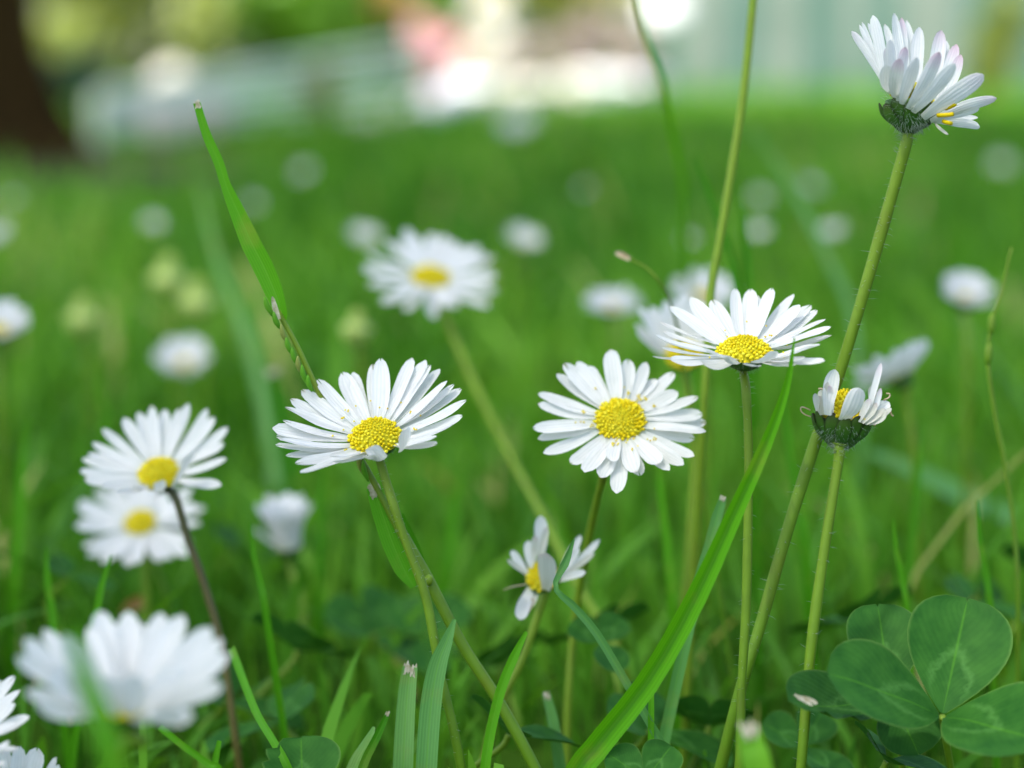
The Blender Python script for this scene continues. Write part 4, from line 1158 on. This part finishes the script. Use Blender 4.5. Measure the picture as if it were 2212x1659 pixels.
def clover(label, joint, leaves, group=None, up=None, petiole=True):
    J = P(*joint)
    root = thing('clover_leaf', (J[0] + 0.002, J[1] + 0.006, 0), label, 'clover', group)
    if petiole:
        path = spline([(J[0] + .002, J[1] + .006, 0), (J[0] + .003, J[1] + .006, J[2] * .5), J + np.array((0.0005, .001, -0.002)), J], 14)
        v, f, a = tube(path, 0.5 * MM, 7); mk('petiole', v, f, M['stem'], root, a)
    for (tx, ty, tk, wpx, bend, cup, bite) in leaves:
        g = leaflet(J + (P(tx, ty, tk) - J) * 0.03, P(tx, ty, tk), PXM(wpx), up if up is not None else nrm(VIEW * 0.75 + np.array((0, 0, 0.75))), bend, cup, bite=bite)
        mk('leaflet', *g[:2], M['clover'], root, g[2])
    return root
clover('large clover leaf in the corner, its three broad leaflets joined at an orange point', (2035, 1548, 0.975), ((2090, 1292, 1.0, 222, -0.05, 0.10, None), (1785, 1455, 0.945, 205, -0.06, 0.08, None), (2262, 1610, 0.925, 235, -0.08, 0.10, None)), 'clover leaves in the corner')
clover('clover leaf half hidden behind the large one, pale zigzag mark and a chewed leaflet', (1925, 1505, 1.0), ((1895, 1305, 1.025, 165, -0.03, 0.10, None), (1704, 1518, 0.945, 150, 0.10, 0.15, True), (1985, 1632, 0.985, 150, -0.05, 0.1, None)), 'clover leaves in the corner')
def scar():
    lf = [o for o in bpy.data.objects if o.name.startswith('clover_leaf') and 'half hidden' in o.get('label', '')][0]
    parts = [strap(P(1716 + dx, 1500 + dy, .9425), P(1750 + dx, 1516 + dy, .9425), PXM(w_), VIEW, .03, .1, 0, 8, 5) for dx, dy, w_ in ((0, 0, 9), (16, 4, 8), (6, 8, 5))]
    J_ = join(parts); mk('scar', *J_[:2], M['pale_tip'], lf, J_[2])
scar()
clover('notched clover leaf rising at the bottom edge, nibbled along its rim', (655, 1730, 0.985), ((650, 1590, 1.0, 170, -0.06, 0.08, True), (560, 1760, 0.96, 140, -0.05, 0.1, None), (760, 1760, 0.96, 140, -0.05, 0.1, None)))
CL = 'clover leaves blurred between the stalks'
pr = clover('round blurred clover leaf behind the crossing stalks', (930, 1370, 1.30), ((1005, 1300, 1.31, 130, -0.05, .1, None), (850, 1310, 1.31, 130, -0.05, .1, None), (940, 1460, 1.26, 130, -.05, .1, None)), CL)
J0 = np.array(pr.location)
for i, (px, py, k, rz, sc, lab) in enumerate(((770, 1350, 1.34, 0.8, 1.2, 'blurred clover leaf beside the stem of the sharp daisy'), (1010, 1590, 1.05, 2.0, 0.9, 'pale blurred clover leaf low between slim blades'), (1330, 1560, 1.12, 1.1, 1.0, 'blurred clover leaf under the broad sweeping blade'),
        (1500, 1590, 1.1, 3.0, 0.9, 'blurred clover leaf at the foot of the straight stem'), (1720, 1590, 1.1, 0.4, 0.8, 'blurred clover leaf below the chewed leaflet'), (560, 1420, 1.2, 2.5, 1.1, 'dark blurred clover leaf under the half-closed daisy'),
        (1130, 1460, 1.25, 4.0, 1.1, 'dim clover leaf under the ragged daisy'), (1830, 1640, 1.0, 1.7, 0.8, 'clover leaf at the bottom edge beneath the large one'), (700, 1560, 1.15, 5.0, 1.0, 'blurred clover leaf above the notched one'),
        (420, 1500, 1.2, 1.3, 1.0, 'dim clover leaf under the thin brown stem'), (1400, 1660, 0.99, 0.2, 0.7, 'small dark clover leaf at the bottom edge by the broad blade'), (2180, 1280, 1.3, 2.2, 1.3, 'dim clover leaf above the large corner one'))):
    q = P(px, py, k)
    zj = P(930, 1370, 1.30)[2]
    copy_tree(pr, (q[0], q[1], q[2] - zj * sc), lab, rz, sc)
for i in range(22):
    px, py = rng.uniform(60, 2200), rng.uniform(1180, 1620)
    k = rng.uniform(1.10, 1.55)
    q = P(px, py, k); z0 = P(930, 1370, 1.30)[2]
    sc = rng.uniform(0.6, 1.15)
    zz = rng.uniform(0.012, 0.030)
    # walk along the sight line until the leaf sits at a natural height above the soil
    d = q - CO
    t = (zz - CAM_H) / d[2]
    q = CO + d * t
    if not 0.33 < q[1] < 0.75:
        continue
    copy_tree(pr, (q[0], q[1], q[2] - z0 * sc), 'dim clover leaf, one of many low in the shaded grass behind the stalks', rng.uniform(0, 6.28), sc)["group"] = 'dim clover leaves low in the grass'
def dry_leaf(px, py, k, L, lab):
    b = P(px, py, k); t = b + np.array((L * .8, L * .2, L * .5))
    root = thing('dry_leaf', tuple(b), lab, 'dead leaf', 'dry brown leaves in the grass')
    g = strap(b, t, L * .5, VIEW, .1, .3, .3, 9, 5); mk('leaf', *g[:2], M['rust'], root, dict(g[2], tint=[0.0] * len(g[0])))
dry_leaf(262, 1325, 1.35, 0.005, 'small rust-brown dead leaf behind the big white daisy')
dry_leaf(2140, 1290, 1.45, 0.006, 'small orange-brown dead leaf over the clover corner')

# ------------------------------------------------------------------ beyond the lawn
def at(px, d, z=0.0):
    """ground position at depth d metres in the direction of picture column px"""
    return np.array(((px - 1106) * d * WID / FOCUS / 2212, d, z))
def tree():
    x, y = TRUNK
    root = thing('tree', (x, y, 0), 'dark brown tree trunk with flaring roots at the picture edge', 'tree')
    V, al = [], []
    K, n = 26, 36
    for i in range(K):
        z = 3.2 * (i / (K - 1)) ** 1.7
        rr = 0.150 + 0.095 * math.exp(-z / 0.07) - 0.02 * z
        for j in range(n):
            a = 2 * math.pi * j / n
            q = rr * (1 + 0.10 * math.exp(-z / 0.25) * math.sin(5 * a + 0.4) + 0.03 * math.sin(9 * a + z * 2) + 0.02 * math.sin(17 * a))
            V.append((x + q * math.cos(a) + 0.03 * z, y + q * math.sin(a), z - 0.01))
    F = [(i * n + j, i * n + (j + 1) % n, (i + 1) * n + (j + 1) % n, (i + 1) * n + j) for i in range(K - 1) for j in range(n)]
    mk('trunk', V, F, M['bark'], root)
    for a, z0 in ((3.6, 2.3), (2.9, 2.6), (4.4, 2.8), (5.2, 2.5)):
        p0 = np.array((x + 0.03 * z0, y, z0))
        p = spline([p0, p0 + np.array((math.cos(a) * .5, math.sin(a) * .5, .5)), p0 + np.array((math.cos(a) * 1.6, math.sin(a) * 1.6, 1.4))], 12)
        v, f, _ = tube(p, np.linspace(.075, .025, 12), 10); mk('branch', v, f, M['bark'], root)
    # wide crown well above the picture; it shades the daisies and the near lawn
    r = np.random.RandomState(2)
    n = 5200
    c = np.array((-1.35, 0.60, 4.3))
    d = r.normal(0, 1, (n, 3)); d /= np.linalg.norm(d, axis=1)[:, None]
    pos = c + d * (r.rand(n, 1) ** .4) * np.array((2.0, 2.6, 1.0))
    leaf_cloud('crown', pos, 0.12, M['crown'], root, 3)
def leaf_cloud(name, pos, size, mat, parent, seed, tint=None, loc=None):
    r = np.random.RandomState(seed)
    n = len(pos)
    a = r.normal(0, 1, (n, 3)); a /= np.linalg.norm(a, axis=1)[:, None]
    b = np.cross(a, r.normal(0, 1, (n, 3))); b /= np.linalg.norm(b, axis=1)[:, None]
    s = size * r.uniform(.6, 1.3, (n, 1))
    V = np.stack((pos - a * s, pos - b * s * .45, pos + a * s, pos + b * s * .45), 1).reshape(-1, 3)
    t = np.clip(r.normal(.5, .25, n), 0, 1) if tint is None else tint
    F = np.arange(4 * n).reshape(-1, 4)
    return mk(name, V, F.tolist(), mat, parent, {"tint": np.repeat(t, 4), "along": np.tile((0, .5, 1, .5), n)}, loc=loc)
tree()
def shrub(name, px, d, wpx, top_py, mat, label, cat='shrub', group=None, n=900, leaf=0.02, bottom=0.0, depth=None, dens_seed=1, stems=True):
    """a bush d metres off, wpx wide in the picture, rising to picture height top_py"""
    s = d * WID / FOCUS / 2212
    b = at(px, d)
    top = P(px, top_py, d / FOCUS)[2]
    rx = wpx * s / 2
    ry = depth if depth else rx
    root = thing(name, tuple(b), label, cat, group)
    r = np.random.RandomState(dens_seed)
    m = 9
    cen = np.stack((r.uniform(-.65, .65, m) * rx, r.uniform(-.65, .65, m) * ry, bottom + (top - bottom) * r.uniform(.25, .85, m)), 1)
    k = r.randint(0, m, n)
    v = r.normal(0, 1, (n, 3)); v /= np.linalg.norm(v, axis=1)[:, None]
    pos = cen[k] + v * (r.rand(n, 1) ** .45) * np.array((rx * .5, ry * .5, (top - bottom) * .3))
    pos[:, 2] = np.clip(pos[:, 2], bottom + .005, top)
    leaf_cloud('foliage', pos + b, leaf, mat, root, dens_seed + 3)
    if stems:
        for j in range(3):
            e = cen[j] * .8
            vv, f, a = tube(spline([b + np.array((e[0] * .2, e[1] * .2, 0)), b + np.array((e[0] * .6, e[1] * .6, e[2] * .5)), b + e], 8), min(.012, rx * .06), 6)
            mk('stem', vv, f, M['bark'], root)
    return root
shrub('shrub', 170, 4.0, 150, 125, M['pine'], 'low dark blue-green bush beside the tree trunk', n=900, leaf=.012, dens_seed=4)
shrub('shrub', 150, 5.2, 150, 20, M['lime'], 'pale yellow-green bush peeping out next to the tree trunk', n=600, leaf=.015, bottom=.11, dens_seed=5)
shrub('hedge', 250, 8.5, 560, -260, M['olive'], 'olive green hedge behind the ramp railing', 'hedge', n=2600, leaf=.04, depth=.4, dens_seed=6)
shrub('shrub', 450, 7.2, 110, -120, M['lime'], 'upright yellow-green bush in front of the hedges', n=900, leaf=.03, bottom=.12, dens_seed=7)
shrub('hedge', 760, 9.0, 640, -260, M['hedge'], 'deep green clipped hedge above the ramp railing', 'hedge', n=4200, leaf=.045, depth=.5, dens_seed=8)
shrub('hedge', 1250, 13.0, 900, -260, M['yellowb'], 'bright yellow-green hedge behind the flower bed', 'hedge', n=4200, leaf=.06, depth=.6, dens_seed=9)
shrub('shrub', 690, 3.9, 110, 150, M['lime'], 'small yellow-green tuft growing through the railing', n=500, leaf=.012, dens_seed=10, bottom=.01)
shrub('shrub', 2150, 7.0, 120, -60, M['olive'], 'tall olive bush in front of the end of the teal fence', n=420, leaf=.03, dens_seed=11)
shrub('shrub', 850, 6.5, 70, -60, M['rust'], 'copper-leaved shrub crown above the railing end', n=500, leaf=.02, bottom=.27, dens_seed=12)
def railing():
    d0, d1 = 3.2, 4.3
    a, b = at(215, d0), at(905, d1)
    root = thing('ramp_railing', tuple(a), 'pale green sloping tube railing of a ramp in front of the hedges', 'railing')
    for (y0, y1) in ((206, 92), (226, 124), (246, 158), (266, 192), (286, 226)):
        p, q = P(215, y0, d0 / FOCUS), P(905, y1, d1 / FOCUS)
        v, f, A = tube(spline([p, q], 8), 0.0072, 10); mk('rail', v, f, M['rail'], root, A)
    for t in (0.0, 0.33, 0.66, 1.0):
        x = 215 + 690 * t; d = d0 + (d1 - d0) * t
        top = P(x, 206 + (92 - 206) * t, d / FOCUS); g = at(x, d)
        top[0:2] = g[0:2]
        v, f, A = tube(spline([g - np.array((0, -0.012, 0.02)), top + np.array((0, 0.012, 0))], 5), 0.010, 10); mk('post', v, f, M['rail'], root, A)
railing()
def stone(px, py, d, rpx, mat, label, seed, sq=0.8):
    s = d * WID / FOCUS / 2212
    r = random.Random(seed)
    R_ = rpx * s
    c = P(px, py, d / FOCUS)
    zc = max(c[2], R_ * sq * .6)
    c = np.array((c[0], d, zc))
    V, n, K = [], 16, 10
    ph = [r.uniform(0, 6.28) for _ in range(6)]
    for i in range(K + 1):
        th = math.pi * i / K
        for j in range(n):
            a = 2 * math.pi * j / n
            v = np.array((math.sin(th) * math.cos(a), math.sin(th) * math.sin(a), math.cos(th)))
            q = 1 + .10 * math.sin(3 * v[0] + ph[0]) + .10 * math.sin(4 * v[1] + ph[1]) + .08 * math.sin(5 * v[2] + ph[2]) + .05 * math.sin(9 * v[0] + ph[3]) * math.sin(8 * v[2] + ph[4])
            q = q * min(1.0, 0.9 / max(abs(v)))
            V.append(c + v * q * R_ * np.array((1.1, 1.0, sq)))
    F = [(i * n + j, i * n + (j + 1) % n, (i + 1) * n + (j + 1) % n, (i + 1) * n + j) for i in range(K) for j in range(n)]
    o = mk('garden_stone', V, F, M[mat], loc=(c[0], c[1], 0), smooth=True)
    props(o, label, 'stone', 'pale stones edging the flower bed')
for i, a in enumerate(((800, 275, 4.0, 38, 'stone', 'tan edging stone at the low end of the stone row'), (858, 258, 4.2, 42, 'stone', 'buff edging stone, second in the rising row'), (915, 240, 4.4, 46, 'stone_white', 'cream edging stone in the rising row'),
        (965, 222, 4.6, 48, 'stone_white', 'whitest and biggest edging stone under the pink blossom'), (1010, 198, 4.9, 44, 'stone_white', 'white stone below the white blossoms'), (1065, 205, 5.2, 44, 'stone', 'buff stone under the white blossoms'),
        (1120, 200, 5.5, 44, 'stone', 'buff stone in the middle of the bed edge'), (1175, 200, 5.8, 42, 'stone_grey', 'grey stone in the middle of the bed edge'), (1235, 198, 6.0, 44, 'stone', 'sandy stone behind the brightest daisy blur'),
        (1290, 190, 6.2, 46, 'stone_white', 'pale stone under the mauve blossoms'), (1345, 190, 6.4, 42, 'stone_white', 'pale stone at the fence end of the row'), (1395, 185, 6.6, 36, 'stone_grey', 'small grey stone nearest the teal fence'),
        (375, 176, 4.6, 42, 'stone', 'beige stone seen through the upper rails'), (370, 262, 3.1, 50, 'stone', 'beige stone at the foot of the railing'), (470, 245, 3.2, 42, 'stone', 'smaller beige stone by the railing foot'))):
    stone(*a, seed=i + 20)
BED = 'flowering plants in the bed'
def blossom_plant(px, d, wpx, top_py, bot_py, mat, label, n, leaf, seed):
    root = shrub('flowering_plant', px, d, wpx, top_py, M['hedge'], label, 'flowers', BED, n=50, leaf=leaf * .8, dens_seed=seed)
    s = d * WID / FOCUS / 2212
    b = at(px, d)
    z1_, z0_ = P(px, top_py, d / FOCUS)[2], P(px, bot_py, d / FOCUS)[2]
    r = np.random.RandomState(seed + 1)
    for q in range(9):
        c = b + np.array((r.uniform(-.4, .4) * wpx * s, r.uniform(-.3, .3) * wpx * s - .02, r.uniform(z0_, z1_)))
        v = r.normal(0, 1, (n, 3)); v /= np.linalg.norm(v, axis=1)[:, None]
        leaf_cloud('blossom', c + v * .2 * wpx * s * (r.rand(n, 1) ** .4), leaf, M[mat], root, seed + q + 5)
blossom_plant(950, 5.2, 120, 58, 190, 'pinkb', 'plant with bright pink blossoms above the white stones', 230, .014, 100)
blossom_plant(1040, 5.5, 110, 60, 170, 'whiteb', 'plant with a mass of pure white blossoms beside the pink one', 200, .016, 110)
blossom_plant(1060, 7.5, 110, -40, 50, 'whiteb', 'taller white-flowered plant behind the white one', 90, .022, 120)
blossom_plant(1150, 5.9, 110, 95, 190, 'mauveb', 'low greyish flowering plant in the middle of the bed', 70, .016, 130)
blossom_plant(1240, 6.3, 120, 80, 190, 'mauveb', 'plant with dusty mauve blossoms', 90, .018, 140)
blossom_plant(1340, 6.5, 110, 90, 190, 'mauveb', 'pale greyish plant next to the teal fence', 60, .018, 150)
blossom_plant(1330, 8.5, 150, 30, 130, 'mauveb', 'tall greyish flowering plant at the back of the bed', 90, .028, 160)
def globe():
    d = 6.0
    c = P(1440, 34, d / FOCUS)
    root = thing('garden_globe', (c[0], c[1], 0), 'shiny white globe on a stick by the teal fence', 'garden globe')
    V, F, n, K = [], [], 24, 14
    R_ = 0.062
    for i in range(K + 1):
        th = math.pi * i / K
        for j in range(n):
            a = 2 * math.pi * j / n
            V.append(c + R_ * np.array((math.sin(th) * math.cos(a), math.sin(th) * math.sin(a), math.cos(th))))
    F = [(i * n + j, i * n + (j + 1) % n, (i + 1) * n + (j + 1) % n, (i + 1) * n + j) for i in range(K) for j in range(n)]
    mk('ball', V, F, M['white_paint'], root)
    v, f, A = tube(spline([(c[0], c[1], -.02), c - np.array((0, 0, R_ * .95))], 6), .006, 8); mk('stick', v, f, M['fence'], root)
globe()
def fence():
    d0 = 8.0
    a, b = at(1425, d0), at(2420, d0 + .6)
    root = thing('board_fence', tuple(a), 'teal painted fence of upright boards beyond the lawn', 'fence')
    r = random.Random(3)
    n = 24
    for i in range(n):
        t = i / n
        p = a + (b - a) * t; q = a + (b - a) * (t + .86 / n)
        h = 1.15 + r.uniform(-.01, .01)
        dz = r.uniform(-.006, .006)
        V = []
        for (pp) in (p, q):
            for yy in (0, .022):
                for zz in (.02, h):
                    V.append(pp + np.array((0, yy + dz, zz)))
        F = [(0, 1, 5, 4), (2, 6, 7, 3), (0, 2, 3, 1), (4, 5, 7, 6), (1, 3, 7, 5), (0, 4, 6, 2)]
        mk('board', V, F, M['fence_pale' if i in (1, 2, 5, 6, 9, 12, 13, 14) else 'fence'], root, smooth=False)
    for zz in (.3, .9):
        v, f, A = tube(spline([a + np.array((0, .06, zz)), b + np.array((0, .06, zz))], 4), .03, 6); mk('rail', v, f, M['fence'], root)
    for t in (0, .33, .66, 1):
        p = a + (b - a) * t + np.array((0, .13, 0))
        v, f, A = tube(spline([p, p + np.array((0, 0, 1.2))], 4), .04, 8); mk('post', v, f, M['fence'], root)
fence()
